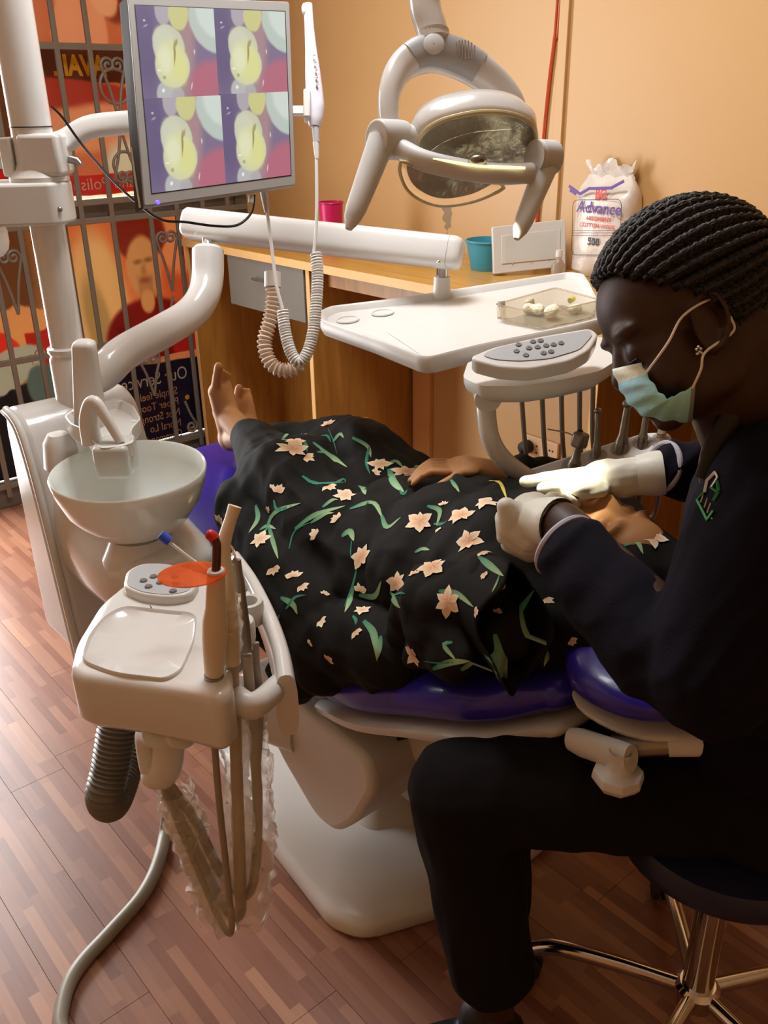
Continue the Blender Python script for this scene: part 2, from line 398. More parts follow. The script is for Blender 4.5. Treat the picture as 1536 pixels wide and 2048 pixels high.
def wallmat(name, base, stain):
    m = bpy.data.materials.new(name); m.use_nodes = True; nt = m.node_tree; N = nt.nodes; L = nt.links; p = N['Principled BSDF']
    tc = N.new('ShaderNodeNewGeometry')
    no = N.new('ShaderNodeTexNoise'); no.inputs['Scale'].default_value = 1.3; no.inputs['Detail'].default_value = 5; L.new(tc.outputs['Position'], no.inputs['Vector'])
    mr = N.new('ShaderNodeMapRange'); mr.inputs['To Min'].default_value = 0.93; mr.inputs['To Max'].default_value = 1.06; L.new(no.outputs['Fac'], mr.inputs['Value'])
    vm = N.new('ShaderNodeVectorMath'); vm.operation = 'SCALE'; vm.inputs[0].default_value = lin(base)[:3]; L.new(mr.outputs[0], vm.inputs['Scale'])
    cur = vm.outputs[0]
    n2 = N.new('ShaderNodeTexNoise'); n2.inputs['Scale'].default_value = 45; n2.inputs['Detail'].default_value = 6; L.new(tc.outputs['Position'], n2.inputs['Vector'])
    for (cx, cz, rx, rz, colr) in stain:
        mp = N.new('ShaderNodeMapping'); mp.vector_type = 'TEXTURE'; mp.inputs['Location'].default_value = (cx, WY1, cz); mp.inputs['Scale'].default_value = (rx, 0.2, rz)
        L.new(tc.outputs['Position'], mp.inputs['Vector'])
        ln = N.new('ShaderNodeVectorMath'); ln.operation = 'LENGTH'; L.new(mp.outputs[0], ln.inputs[0])
        ad = N.new('ShaderNodeMath'); ad.operation = 'MULTIPLY_ADD'; ad.inputs[1].default_value = 1.6; L.new(n2.outputs['Fac'], ad.inputs[0]); L.new(ln.outputs['Value'], ad.inputs[2])
        r2 = N.new('ShaderNodeMapRange'); r2.inputs['From Min'].default_value = 1.85; r2.inputs['From Max'].default_value = 1.7; L.new(ad.outputs[0], r2.inputs['Value'])
        mx = N.new('ShaderNodeMix'); mx.data_type = 'RGBA'; L.new(r2.outputs[0], mx.inputs['Factor']); L.new(cur, mx.inputs['A']); mx.inputs['B'].default_value = lin(colr); cur = mx.outputs['Result']
    L.new(cur, p.inputs['Base Color']); p.inputs['Roughness'].default_value = 0.42
    bp = N.new('ShaderNodeBump'); bp.inputs['Strength'].default_value = 0.05; bp.inputs['Distance'].default_value = 0.004; L.new(n2.outputs['Fac'], bp.inputs['Height']); L.new(bp.outputs[0], p.inputs['Normal'])
    return m
M_WALL = wallmat('peach_paint', '#c49a63', [(-2.452, 1.135, 0.022, 0.065, '#8a6f4a'), (-2.468, 1.165, 0.018, 0.03, '#7d6848')])
M_WALL2 = wallmat('peach_paint_plain', '#c49a63', [])
M_CEIL = mat('ceiling_paint', '#e8e0d2', 0.8)
t = 0.1
struct(MB().box(((WX0 + WX1) / 2, WY1 + t / 2, WZ / 2 - .0012), (WX1 - WX0 + .2, t, WZ + .0024)).obj('wall_back', M_WALL, None, False))
struct(MB().box((WX1 + t / 2, (WY0 + WY1) / 2, WZ / 2 - .0012), (t, WY1 - WY0, WZ + .0024)).obj('wall_right', M_WALL2, None, False))
struct(MB().box(((WX0 + WX1) / 2, WY0 - t / 2, WZ / 2 - .0012), (WX1 - WX0, t, WZ + .0024)).obj('wall_front', M_WALL2, None, False))
struct(MB().box(((WX0 + WX1) / 2, (WY0 + WY1) / 2, WZ + t / 2), (WX1 - WX0, WY1 - WY0, t)).obj('ceiling', M_CEIL, None, False))
# left wall: a solid part, a glazed shop front (doorway y -0.05..0.88, window y 0.95..2.3)
wl = MB(); WO = WX0 - t
wl.box(((WX0 + WO) / 2, (WY0 - 0.06) / 2, WZ / 2), (t, -0.06 - WY0, WZ))
wl.box(((WX0 + WO) / 2, 0.925, WZ / 2), (t, 0.05, WZ))
wl.box(((WX0 + WO) / 2, 2.36, WZ / 2), (t, 0.12, WZ))
wl.box(((WX0 + WO) / 2, 1.12, WZ - 0.13), (t, 2.36, 0.26))
struct(wl.obj('wall_left', M_WALL2, None, False))
M_ALU = mat('window_aluminium', '#6f6a62', 0.4, 0.3, var=0.05)
M_IRON = mat('grille_iron', '#7d7468', 0.5, 0.2, var=0.1, bump=0.1, bscale=90)
M_GLASS = mat('window_glass', '#f4f4f0', 0.03, trans=1.0, ior=1.05, var=0)
win = bpy.data.objects.new('window_1', None); COL.objects.link(win); win.location = (WX0 - 0.05, 1.625, 0); struct(win)
fx = WX0 - 0.04
def wbox(name, y0, y1, z0, z1, d=0.06, x=fx, m=M_ALU, par=win, bev=0.004):
    return MB().box((x, (y0 + y1) / 2, (z0 + z1) / 2), (d, y1 - y0, z1 - z0)).obj(name, m, par, False, bevel=bev)
wbox('sill_rail', 0.95, 2.30, 0.0, 0.085, 0.09, fx + 0.01)
wbox('head_rail', 0.95, 2.30, 2.40, 2.46)
wbox('transom', 0.95, 2.30, 1.095, 1.165)
for a, b in ((0.95, 0.985), (1.345, 1.455), (2.24, 2.30)): wbox('mullion', a, b, 0.085, 2.40, 0.07, fx + 0.006)
for a, b in ((0.985, 1.345), (1.455, 2.24)):
    for c, d in ((0.085, 1.095), (1.165, 2.40)):
        wbox('pane', a, b, c, d, 0.006, fx - 0.01, M_GLASS, win, 0)
door = bpy.data.objects.new('door_1', None); COL.objects.link(door); door.location = (WX0 - 0.05, 0.42, 0); struct(door)
for a, b in ((-0.06, -0.01), (0.85, 0.90)): wbox('door_frame', a, b, 0, 2.46, 0.08, fx, M_ALU, door)
wbox('door_head', -0.01, 0.85, 2.38, 2.46, 0.08, fx, M_ALU, door)
MB().tube([(fx - 0.02, 0.10, 2.32), (fx - 0.02, 0.10, 2.38)], 0.012).obj('door_closer', M_ALU, door)
# ------------------------------------------------------------------ wrought iron grille inside the window
gx = WX0 + 0.035
gr = thing('window_grille', 'grey wrought-iron window grille with upright bars and curled scrolls', 'grille', (gx, 1.43, 0.05))
M_BAR = MB()
for z0, z1, nm in ((0.05, 2.40, 'bar'),): M_BAR.box((0, 0, (z0 + z1) / 2), (0.014, 0.02, z1 - z0))
bar0 = None
for yy in (1.02, 1.135, 1.25, 1.505, 1.632, 1.80, 1.925, 2.05, 2.175):
    if bar0 is None: bar0 = M_BAR.obj('bar', M_IRON, gr, False, bevel=0.003, seg=2); bar0.location = (0, yy - 1.43, -0.05)
    else: part(bar0, 'bar', (0, yy - 1.43, -0.05), gr)
for z in (0.10, 0.60, 1.10, 1.17, 1.72, 2.36): MB().box((gx, 1.62, z), (0.012, 1.31, 0.024)).obj('rail', M_IRON, gr, False, bevel=0.003, seg=2)
def spiral(cy, cz, r0, r1, a0, turns, n=26): return [(gx + 0.002, cy + (r0 + (r1 - r0) * t) * math.cos(a0 + turns * 2 * math.pi * t), cz + (r0 + (r1 - r0) * t) * math.sin(a0 + turns * 2 * math.pi * t)) for t in np.linspace(0, 1, n)]
def scroll(cy, cz, sy, sz, h):
    # a stem that rises and curls outward
    P = [(gx + .002, cy, cz), (gx + .002, cy + sy * 0.022, cz + sz * h * 0.45), (gx + .002, cy + sy * 0.048, cz + sz * h * 0.8)]
    sp = [(gx + .002, cy + sy * (0.048 - (0.028 + 0) + r * math.cos(a)), cz + sz * (h * 0.83 + r * math.sin(a))) for a, r in [(a, 0.028 * (1 - a / 11)) for a in np.linspace(0.1, 9.2, 22)]]
    return MB().tube(spline(P, 5) + sp, 0.0062, 8)
for cy, cz, sy, sz, h in ((1.716, 1.44, 1, -1, .22), (1.716, 1.44, -1, -1, .22), (1.716, 1.46, 1, 1, .24), (1.716, 1.46, -1, 1, .24),
                          (1.862, 0.78, -1, 1, .27), (1.862, 0.78, 1, 1, .27), (1.862, 0.76, -1, -1, .14), (1.716, 0.34, 1, 1, .2), (1.716, 0.34, -1, 1, .2),
                          (1.19, 0.78, -1, 1, .26), (1.19, 0.78, 1, 1, .26), (1.08, 1.44, 1, 1, .24), (1.08, 1.44, -1, 1, .24), (1.08, 1.42, 1, -1, .22), (1.862, 0.28, 1, -1, .15)):
    scroll(cy, cz, sy, sz, h).obj('scroll', M_IRON, gr)
for cy, cz, r in ((1.716, 1.585, .062), (1.716, 1.30, .05), (1.08, 1.585, .06)):
    MB().tube([(gx + .002, cy + r * math.cos(a), cz + r * math.sin(a)) for a in np.linspace(0, 2 * math.pi, 28, endpoint=False)], 0.006, 8, closed=True).obj('ring', M_IRON, gr)
# ------------------------------------------------------------------ posters on the outside of the glass (seen from behind, print shows mirrored)
px_ = fx - 0.03
def poster(name, y0, y1, z0, z1, mt, label):
    # uv (0,0) at lower left as seen from inside the room (y to the right)
    o = quad(name, (px_, y0, z0), (px_, y1, z0), (px_, y1, z1), (px_, y0, z1), mt, None, (-0.002, 0, 0))
    return o
def ptext(par, txt, size, y_right, z, m, shear=0, bold=0.0, xs=1.0):
    # mirrored: text starts at the right and runs left
    return textmesh(txt, size, (px_ + 0.002, y_right, z), (0, -1, 0), (0, 0, 1), m, 'lettering', par, 'LEFT', shear, bold, xs)
M_TY = mat('print_yellow', '#f0a81c', 0.5, var=0); M_TW = mat('print_white', '#f2e2c6', 0.5, var=0); M_TO = mat('print_orange_text', '#e8a470', 0.5, var=0)
PT = 0.6
pa = poster('tooth_poster', 1.46, 2.235, 1.175, 2.05, painter('poster_upper', '#cf8457', [
    ('e', .22, .80, .16, .30, 15, .06, '#dba27c'), ('e', .05, .95, .1, .3, 0, .05, '#d08a5e'), ('e', .50, .92, .12, .2, -20, .08, '#a85a38'), ('e', .38, .86, .07, .12, 30, .1, '#dcaa84'),
    ('b', .5, .565, .6, .075, 0, .06, '#7c4428'), ('e', .3, .42, .5, .07, -6, .12, '#bd5236'), ('e', .25, .30, .45, .1, 4, .2, '#d99e74'), ('e', .62, .34, .22, .1, -8, .15, '#cc6a48'),
    ('e', .42, .14, .13, .10, 0, .3, '#cfc4ae'), ('e', .7, .16, .16, .1, 0, .3, '#dcb894'), ('b', .5, .055, .6, .05, 0, .05, '#cc3a28'), ('b', .5, .004, .6, .008, 0, .2, '#fff1dc')], 0.45, trans=PT, distort=0.04, dscale=4),
    'orange dental poster')
ptext(pa, 'AVAIL', 0.098, 1.735, 1.628, M_TY, 0, 0.004, .8); ptext(pa, 'and Polish', 0.066, 1.80, 1.208, M_TW)
tag(pa, 'orange poster with mirrored AVAIL lettering behind the upper window pane', 'poster')
pb = poster('services_poster', 1.46, 2.235, 0.09, 1.09, painter('poster_lower', '#d98c4c', [
    ('e', .16, .62, .16, .34, 5, .2, '#d9b27a'), ('e', .12, .58, .07, .20, 8, .3, '#bfa068'), ('e', .75, .78, .2, .32, -10, .2, '#d07238'), ('e', .66, .9, .14, .16, 0, .2, '#dc9a60'),
    ('e', .43, .93, .15, .12, 0, .1, '#a84a2c'), ('e', .43, .79, .10, .13, 0, .12, '#cfa068'), ('b', .43, .68, .045, .07, 0, .3, '#c0905a'),
    ('e', .40, .815, .022, .010, 0, .9, '#a97c4c'), ('e', .46, .815, .022, .010, 0, .9, '#a97c4c'), ('e', .43, .735, .028, .012, 0, .8, '#b2704a'), ('e', .43, .775, .014, .025, 0, .9, '#bd8c56'),
    ('e', .42, .48, .27, .18, 0, .08, '#a3281c'), ('b', .42, .42, .20, .13, 0, .06, '#9a2418'), ('e', .43, .645, .042, .05, 0, .2, '#cfa068'), ('e', .66, .45, .11, .1, 20, .1, '#b8382a'), ('b', .5, .375, .6, .012, 0, .3, '#dcb088'),
    ('b', .5, .355, .6, .03, 0, .1, '#c98e60'), ('b', .5, .16, .7, .2, -2, .02, '#3a3048'), ('e', .88, .0, .22, .06, 25, .08, '#d8b484'), ('e', .84, .12, .05, .04, 0, .2, '#4c4058')], 0.45, trans=PT, distort=0.03, dscale=4), 'x')
ptext(pb, 'Our Services', 0.085, 1.945, 0.355, M_TW, 0, 0.0, .8)
for i, s in enumerate(('Simple feel', 'Paper Tooth', 'Not Strong', 'Moral Lo', 'Command')):
    ptext(pb, s, 0.052, 1.885, 0.290 - i * 0.052, M_TO, 0, 0.0, .85)
MB().ell((px_ + .002, 1.93, .262), (.001, .012, .012)).obj('bullet', M_TY, pb); MB().ell((px_ + .002, 1.925, .10), (.001, .012, .012)).obj('bullet', M_TY, pb)
tag(pb, 'poster of a woman in red over mirrored Our Services list', 'poster')
pc = poster('price_poster', 0.96, 1.34, 0.09, 1.09, painter('poster_left', '#b98a56', [
    ('e', .55, .82, .4, .3, 0, .3, '#96683c'), ('e', .62, .60, .5, .10, 0, .08, '#d9a468'), ('e', .30, .52, .36, .10, 0, .06, '#e0482c'), ('b', .88, .48, .16, .11, 0, .05, '#c83a26'),
    ('e', .3, .42, .6, .09, 8, .06, '#b8b2a0'), ('b', .5, .17, .9, .2, 4, .03, '#454045'), ('e', .85, .36, .2, .1, 0, .1, '#7e8a82')], 0.45, trans=PT, distort=0.05, dscale=5), 'x')
ptext(pc, 'Open', 0.07, 1.31, 0.56, M_TW); ptext(pc, 'Our', 0.09, 1.30, 0.25, M_TO)
for i, s in enumerate(('Tooth', 'Filling', 'Root')): ptext(pc, s, 0.05, 1.26, 0.19 - i * 0.05, M_TO)
tag(pc, 'dark-footed red and orange poster behind the lower left pane', 'poster')
pd = poster('banner_poster', 0.96, 1.34, 1.175, 2.05, painter('poster_left_up', '#a8794a', [('e', .8, .5, .3, .4, 0, .3, '#8c5a30'), ('b', .9, .08, .2, .06, 0, .1, '#d03018'), ('b', .9, .2, .2, .03, 0, .1, '#4a2c18')], 0.45, trans=PT, distort=0.04), 'x')
tag(pd, 'brown banner behind the upper left window pane', 'poster')
for y0_, y1_, lb_ in ((1.46, 2.235, 'plain peach paper strip above the orange tooth poster'), (0.96, 1.34, 'plain peach paper strip above the brown banner')):
    tag(poster('paper_strip', y0_, y1_, 2.055, 2.39, painter('plain_paper', '#d2a078', [('e', .5, .5, .6, .5, 0, .6, '#c89468')], .5, trans=PT), 'x'), lb_, 'paper')
# ceiling lamp (above the frame)
lp = thing('ceiling_lamp', 'square white ceiling lamp panel above the dental chair', 'lamp', (LAMP_POS[0], LAMP_POS[1], WZ))
MB().box((LAMP_POS[0], LAMP_POS[1], WZ - .03), (.58, .58, .06)).obj('housing', WHITE_M, lp, False, bevel=.01)
MB().box((LAMP_POS[0], LAMP_POS[1], WZ - .063), (.5, .5, .006)).obj('diffuser', mat('lamp_diffuser', '#fff6e6', .5, emit=6, var=0), lp, False)
# ================================================================== counter along the back wall
M_PLY = wood('ochre_plywood', '#8f5f24', '#b07c34', 0.42, (9, 9, 1.2), 0.05)
M_TOP = wood('yellow_worktop', '#b98a3c', '#d2a352', 0.35, (1.0, 12, 12), 0.04)
M_EDGE = mat('pale_edge_band', '#d6a868', 0.5)
CZ = 1.0; CY = 1.905
ct = thing('counter', 'yellow-topped wooden counter on plywood side panels along the peach wall', 'counter', (-2.4, 2.16, 0))
MB().box((-1.65, (CY + WY1) / 2 - .001, CZ - 0.014), (3.76, WY1 - CY - .004, 0.028)).obj('worktop', M_TOP, ct, False, bevel=.002)
MB().box((-1.65, CY - 0.001, CZ - 0.014), (3.76, 0.004, 0.0285)).obj('edge_band', M_EDGE, ct, False)
for x in (-3.51, -2.65, -1.375, -0.45):
    p = MB().box((x, (CY + .012 + WY1) / 2, (CZ - 0.028) / 2), (0.02, WY1 - CY - .016, CZ - 0.028)).obj('side_panel', M_PLY, ct, False)
    MB().box((x, CY + 0.010, (CZ - 0.028) / 2), (0.021, 0.004, CZ - 0.028)).obj('edge_band', M_EDGE, p, False)
MB().box((-1.99, 1.985, CZ - .06), (1.24, 0.02, 0.062)).obj('front_rail', M_PLY, ct, False)
bk = MB().box((-3.36, 2.36, .485), (.28, .016, .97)).obj('back_panel', M_PLY, ct, False)
dr = thing('hanging_drawer', 'dark grey drawer box hung under the left end of the counter', 'drawer', (-2.93, 2.05, CZ - .24))
MB().box((-2.93, 2.06, CZ - .125), (.50, .27, .19)).obj('body', mat('dark_grey_board', '#5d564d', .6), dr, False, bevel=.004)
MB().box((-2.93, 1.918, CZ - .125), (.515, .012, .2)).obj('drawer_front', mat('dark_grey_front', '#6a6258', .55), dr, False, bevel=.003)
MB().tube([(-2.99, 1.905, CZ - .1), (-2.99, 1.895, CZ - .1), (-2.87, 1.895, CZ - .1), (-2.87, 1.905, CZ - .1)], .004, 8).obj('handle', STEEL, dr)
# trims on the wall
M_BATTEN = mat('pale_batten', '#d29d62', 0.5)
struct(MB().box((-2.57, WY1 - .012, .486), (.10, .024, .972)).obj('trim_1', M_BATTEN, None, False, bevel=.003))
struct(MB().box((-1.955, WY1 - .006, 1.86), (.035, .012, 1.72)).obj('trim_2', M_WALL2, None, False, bevel=.002))
# orange cable
M_ORC = mat('orange_cable', '#b8431a', .5)
cabp = [atY(1115, 0, WY1 - .008), atY(1108, 80, WY1 - .008), atY(1098, 160, WY1 - .008), atY(1087, 270, WY1 - .008), atY(1080, 370, WY1 - .008), atY(1073, 445, WY1 - .008)]
cabp = [cabp[0] + np.array([.02, 0, .9])] + cabp + [np.array([cabp[-1][0], WY1 - .008, CZ + .002])]
oc = thing('orange_cable', 'thin orange cable running down the peach wall beside the lamp', 'cable', (cabp[-1][0], WY1 - .01, CZ))
MB().tube(spline(cabp, 6), .0042, 8).obj('wire', M_ORC, oc)
MB().tube(spline([p + np.array([.012, .001, 0]) for p in cabp[:2]] + [p + np.array([.004, .001, 0]) for p in cabp[2:]], 6), .003, 8).obj('wire', M_ORC, oc)
# socket
sk = thing('wall_socket', 'cream double wall socket with black plug under the counter', 'socket', (-1.95, WY1, .30))
MB().box((-1.95, WY1 - .006, .345), (.17, .012, .095)).obj('plate', mat('cream_plate', '#d8b184', .4), sk, False, bevel=.004)
for dx in (-.012, .048, .062):
    for dz in (-.012, .014): MB().tube([(-1.95 + dx, WY1 - .013, .345 + dz), (-1.95 + dx, WY1 - .011, .345 + dz)], .004, 10).obj('socket_hole', DARK, sk)
pg = MB().lathe([(.001, 0), (.024, 0), (.026, .012), (.022, .036), (.001, .04)], (-2.0, WY1 - .012, .35), frame((0, -1, 0)), 20).obj('plug', DARK, sk)
MB().tube(spline([(-2.0, WY1 - .045, .35), (-2.0, WY1 - .07, .30), (-2.02, WY1 - .03, .18), (-2.05, WY1 - .02, .03)], 6), .004, 8).obj('flex', DARK, sk)
# ------------------------------------------------------------------ things on the counter
def cup(name, px, py0, py1, y, r0, r1, colr, label):
    b = atY(px, py1, y); tp = atY(px, py0, y); h = tp[2] - CZ
    m = mat(name + '_plastic', colr, .35)
    th = thing(name, label, 'cup' if 'cup' in name else 'bowl', (b[0], y, CZ))
    MB().lathe([(.001, .0005), (r0, .0005), (r0 + .002, .004), (r1, h), (r1 - .003, h), (r0 - .002, .006), (.001, .006)], (b[0], y, CZ), seg=36).obj('body', m, th)
    MB().tube([(b[0] + (r1 + .001) * math.cos(a), y + (r1 + .001) * math.sin(a), CZ + h - .004) for a in np.linspace(0, 6.283, 36, endpoint=False)], .003, 8, closed=True).obj('rim', m, th)
    return th
cup('pink_cup', 663, 403, 445, 2.12, .036, .045, '#c2185a', 'magenta plastic cup on the counter behind the white arm')
cup('teal_bowl', 975, 478, 550, 2.24, .055, .075, '#3f93a8', 'teal plastic bowl peeping out behind the white display frame')
# display frame leaning on the bag
def plane4(c4, y):  # pixel corners on a plane of constant y, leaning later
    return [atY(px, py, y) for px, py in c4]
fo = np.array([-1.93, 2.20, CZ]); fdir = unit(np.array([0.62, 0.785, 0])); fn = unit(np.array([0.785, -0.62, 0.18]))
SHF = np.zeros(3)
def fp(px, py, off=0): return atP(px, py, fo, fn) + fn * off + SHF
dfm = thing('display_frame', 'white rectangular display unit standing on the counter before the cotton bag', 'display', fo)
o4 = [fp(987, 555), fp(1131, 539), fp(1131, 445), fp(984, 460)]
zmin = min(p[2] for p in o4); SHF = np.array([0, 0, CZ + .0015 - min(zmin, min((p - fn * .022)[2] for p in o4))])
o4 = [p + SHF for p in o4]
MB().prism(round_poly(o4, .006), fn * -.022).obj('case', WHITE_M, dfm, True, bevel=.003)
i4 = [fp(1010, 530, .001), fp(1112, 520, .001), fp(1113, 468, .001), fp(1009, 480, .001)]
MB().prism([p + (np.mean(i4, 0) - p) * -.14 for p in i4], fn * .003).obj('bezel', WHITE_M, dfm, True, bevel=.002)
MB().prism(i4, fn * .0035).obj('panel', mat('frosted_panel', '#c9cbc6', .5), dfm, False)
for q in (1024, 1062, 1097): MB().ell(fp(q, 533 - (q - 1024) * .11, .004), (.002, .002, .002), nu=8, nv=6).obj('stud', CHROME, dfm)
# cotton wool bag
by = 2.33
bag = thing('cotton_wool_bag', 'printed plastic bag of absorbent cotton wool standing on the counter', 'bag', (atY(1190, 530, by)[0], by, CZ))
M_BAG = mat('bag_film', '#d9cfc4', .3, var=.1, vscale=25, bump=.35, bscale=30, coat=.4)
bl, br = atY(1133, 500, by), atY(1245, 500, by); bz = atY(1190, 352, by)[2]
bw = (br[0] - bl[0]) / 2; bc = np.array([(bl[0] + br[0]) / 2, by + .055, 0]); rings = []
for t in np.linspace(0, 1, 18):
    z = CZ + .001 + t * (bz - CZ); k = (1 - .9 * max(0, (.06 - t) / .06) ** 2 * .3); pin = 1 if t < .82 else 1 - .25 * ((t - .82) / .18) ** 1.5
    th = (.055 if t < .78 else .055 - .05 * ((t - .78) / .22)) * k
    rings.append([p + .002 * np.array([noise.noise(Vector((p[0] * 50, z * 40, 1))), noise.noise(Vector((p[0] * 60, z * 40, 5))) * 1.0, 0]) for p in superring(bc + np.array([0, 0, z]), np.array([1., 0, 0]), np.array([0, 1., 0]), bw * k * pin, th, 3.2, 32)])
MB().rings(rings).obj('body', M_BAG, bag)
ruf = MB(); NR = 40; rg = []
for k_, (hh, sp_, th_) in enumerate(((-.012, .80, .006), (.006, .72, .010), (.022, .74, .014), (.038, .80, .018), (.050, .84, .020))):
    rg.append([np.array([bc[0] + bw * sp_ * math.cos(q_) * (1 + .08 * math.sin(q_ * 5 + k_)), by + .055 + (th_ + .006 * math.sin(q_ * 9 + k_)) * math.sin(q_), bz + hh * (.62 + .38 * math.cos(q_ * 3 + 1) * math.cos(q_ * 7)) ]) for q_ in np.linspace(0, 2 * math.pi, NR, endpoint=False)])
ruf.rings(rg, True, False)
ruf.obj('gathered_top', M_BAG, bag)
fy = by - .0035
M_PUR = mat('print_purple', '#5a2a86', .4, var=0); M_RED = mat('print_red', '#c8352c', .4, var=0); M_BLK = mat('print_black', '#2a2430', .4, var=0)
def bt(txt, px, py, size, m, shear=0, bold=0., xs=1.0, al='CENTER'):
    return textmesh(txt, size, atY(px, py, fy), (1, 0, 0), (0, 0, 1), m, 'lettering', bag, al, shear, bold, xs)
bt('Advance', 1196, 427, .047, M_PUR, .12, .0008, 1.0); bt('ABSORBENT', 1196, 442, .017, M_RED, .1, .0003); bt('COTTON WOOL', 1194, 456, .017, M_RED, 0, .0003)
bt('500', 1186, 490, .03, M_BLK, 0, .0008); bt('BG', 1201, 398, .043, M_RED, 0, .002, .72)
for py in (461, 466, 471): MB().tube([atY(1144, py, fy), atY(1240, py, fy)], .0006, 5).obj('print_line', M_BLK, bag)
rp = round_poly([atY(1143, 510, fy), atY(1240, 510, fy), atY(1243, 398, fy), atY(1146, 400, fy)], .02, 6)
MB().tube(rp, .0009, 5, closed=True).obj('print_border', M_BLK, bag)
for a, b in (((1138, 372), (1160, 388)), ((1160, 388), (1180, 376)), ((1222, 376), (1248, 362)), ((1140, 380), (1152, 388)), ((1180, 377), (1225, 376))):
    MB().tube([atY(*a, fy), atY(*b, fy)], .005, 6, flat=.25, up=(0, 1, 0)).obj('purple_flash', M_PUR, bag)
# small clear bottle
M_CLEAR = mat('clear_plastic', '#e6ded2', .12, trans=.75, var=.05, ior=1.3)
bx = atZ(1172, 542, CZ); bx = np.array([bx[0] + .02, 2.26, CZ])
bt_ = thing('clear_bottle', 'small clear plastic bottle beside the cotton wool bag', 'bottle', bx)
MB().lathe([(.001, .001), (.02, .001), (.022, .01), (.022, .04), (.012, .055), (.009, .06), (.009, .066)], bx, seg=24).obj('body', M_CLEAR, bt_)
MB().lathe([(.001, .086), (.010, .086), (.011, .066), (.001, .066)], bx, seg=20).obj('cap', mat('milky_cap', '#d8d2c8', .4), bt_)
# ================================================================== dental chair
CYC = 1.08          # centre line of the chair
def cushion(st, n_end=6, e=3.0, n=40, rnd=0.03):
    """st: (x, z, half width, half thickness) along the chair; rounded ends"""
    P = [np.array([a[0], CYC, a[1]]) for a in st]; rings = []
    for i, a in enumerate(st):
        t = unit(P[min(i + 1, len(P) - 1)] - P[max(i - 1, 0)]); nn = np.array([-t[2], 0, t[0]])
        if nn[2] < 0: nn = -nn
        ring = lambda q, w, h, ee: superring(q, np.array([0, 1.0, 0]), nn, w, h, ee, n)
        if i == 0:
            for k in range(n_end):
                u = k / n_end; c = math.cos((1 - u) * math.pi / 2); s_ = math.sqrt(max(0, 1 - (1 - u) ** 2))
                rings.append(ring(P[i] - t * rnd * (1 - u) , a[2] - rnd * (1 - s_), a[3] * (0.25 + 0.75 * s_), e))
        rings.append(ring(P[i], a[2], a[3], e))
        if i == len(st) - 1:
            for k in range(1, n_end + 1):
                u = k / n_end; s_ = math.sqrt(max(0, 1 - u ** 2))
                rings.append(ring(P[i] + t * rnd * u, a[2] - rnd * (1 - s_), a[3] * (0.25 + 0.75 * s_), e))
    return MB().rings(rings)
def lerp_st(pts, n):
    A = np.array(pts, float); return [tuple(p) for p in resample([q for q in spline([a for a in A], 6)], n)]
ch = thing('dental_chair', 'reclined dental chair with dark blue cushions on a white base', 'dental chair', (-1.3, CYC, 0))
# back
bs = lerp_st([(-1.205, .460, .245, .044), (-1.06, .515, .268, .048), (-.90, .595, .272, .048), (-.76, .660, .266, .046), (-.675, .698, .21, .038)], 16)
bc_ = cushion(bs, e=3.2, rnd=.035).obj('backrest_cushion', VINYL, ch)
sh = [(x + .012, z - .052, w + .004, .017) for x, z, w, h in bs]
cushion(sh, e=4.0, rnd=.03).obj('backrest_shell', WHITE_M, ch)
# headrest
hs = lerp_st([(-.675, .755, .16, .044), (-.62, .750, .205, .040), (-.54, .748, .20, .036), (-.475, .750, .15, .028)], 12)
hr = cushion(hs, e=2.6, rnd=.04).obj('headrest_cushion', VINYL, ch)
cushion([(x + .005, z - .042, w * .95, .013) for x, z, w, h in hs], e=3.0, rnd=.035).obj('headrest_shell', WHITE_M, ch)
# headrest release lever
hk = np.array([-.47, .86, .69]); 
lv = MB(); a0 = atY(1142, 1478, .86); a1 = atY(1262, 1518, .86)
lv.tube([a0 + (a1 - a0) * t for t in np.linspace(0, 1, 6)], [.014, .017, .017, .017, .017, .016], 20, True, 1.25, (0, 0, 1)).obj('lever_bar', WHITE_M, ch)
g0 = atY(1225, 1492, .885); g1 = atY(1335, 1487, .93)
MB().tube([g0, g0 * .5 + g1 * .5, g1], .0165, 20, True, 1.1, (0, 0, 1)).obj('lever_sleeve', STEEL, ch)
MB().tube([g1, g1 + unit(g1 - g0) * .05], [.018, .02], 20, True).obj('lever_mount', WHITE_M, ch)
kb = atY(1236, 1548, .855)
MB().lathe([(.001, -.020), (.028, -.018), (.036, -.006), (.034, .006), (.018, .012), (.014, .024), (.016, .04)], kb, seg=8).obj('lever_knob', WHITE_M, ch, True, bevel=.002)
# seat + leg rest
ss = lerp_st([(-1.22, .475, .245, .045), (-1.40, .515, .25, .045), (-1.60, .60, .245, .042), (-1.80, .645, .235, .04), (-1.98, .655, .20, .036)], 18)
cushion(ss, e=3.2, rnd=.04).obj('seat_cushion', VINYL, ch)
cushion([(x, z - .055, w * .93, .02) for x, z, w, h in ss], e=4.0, rnd=.03).obj('seat_shell', WHITE_M, ch)
MB().box((-1.165, CYC, .415), (.16, .42, .05)).obj('hinge_block', mat('dark_vinyl', '#1d1a3a', .5), ch, True, bevel=.02)
# lift column under the seat
prof = [(-1.42, .42), (-1.02, .40), (-1.00, .34), (-1.06, .22), (-1.13, .14), (-1.20, .135), (-1.32, .22), (-1.42, .34)]
pr = round_poly([np.array([x, .815, z]) for x, z in prof], .03, 5)
MB().prism(pr, (0, .16, 0)).obj('lift_arm', WHITE_M, ch, True, bevel=.016, seg=4)
MB().box((-1.18, 1.10, .30), (.40, .26, .30)).obj('column', WHITE_M, ch, True, bevel=.03, seg=4)
MB().tube([(-1.28, .86, .30), (-1.62, .74, .30)], .058, 28).obj('link_tube', WHITE_M, ch)
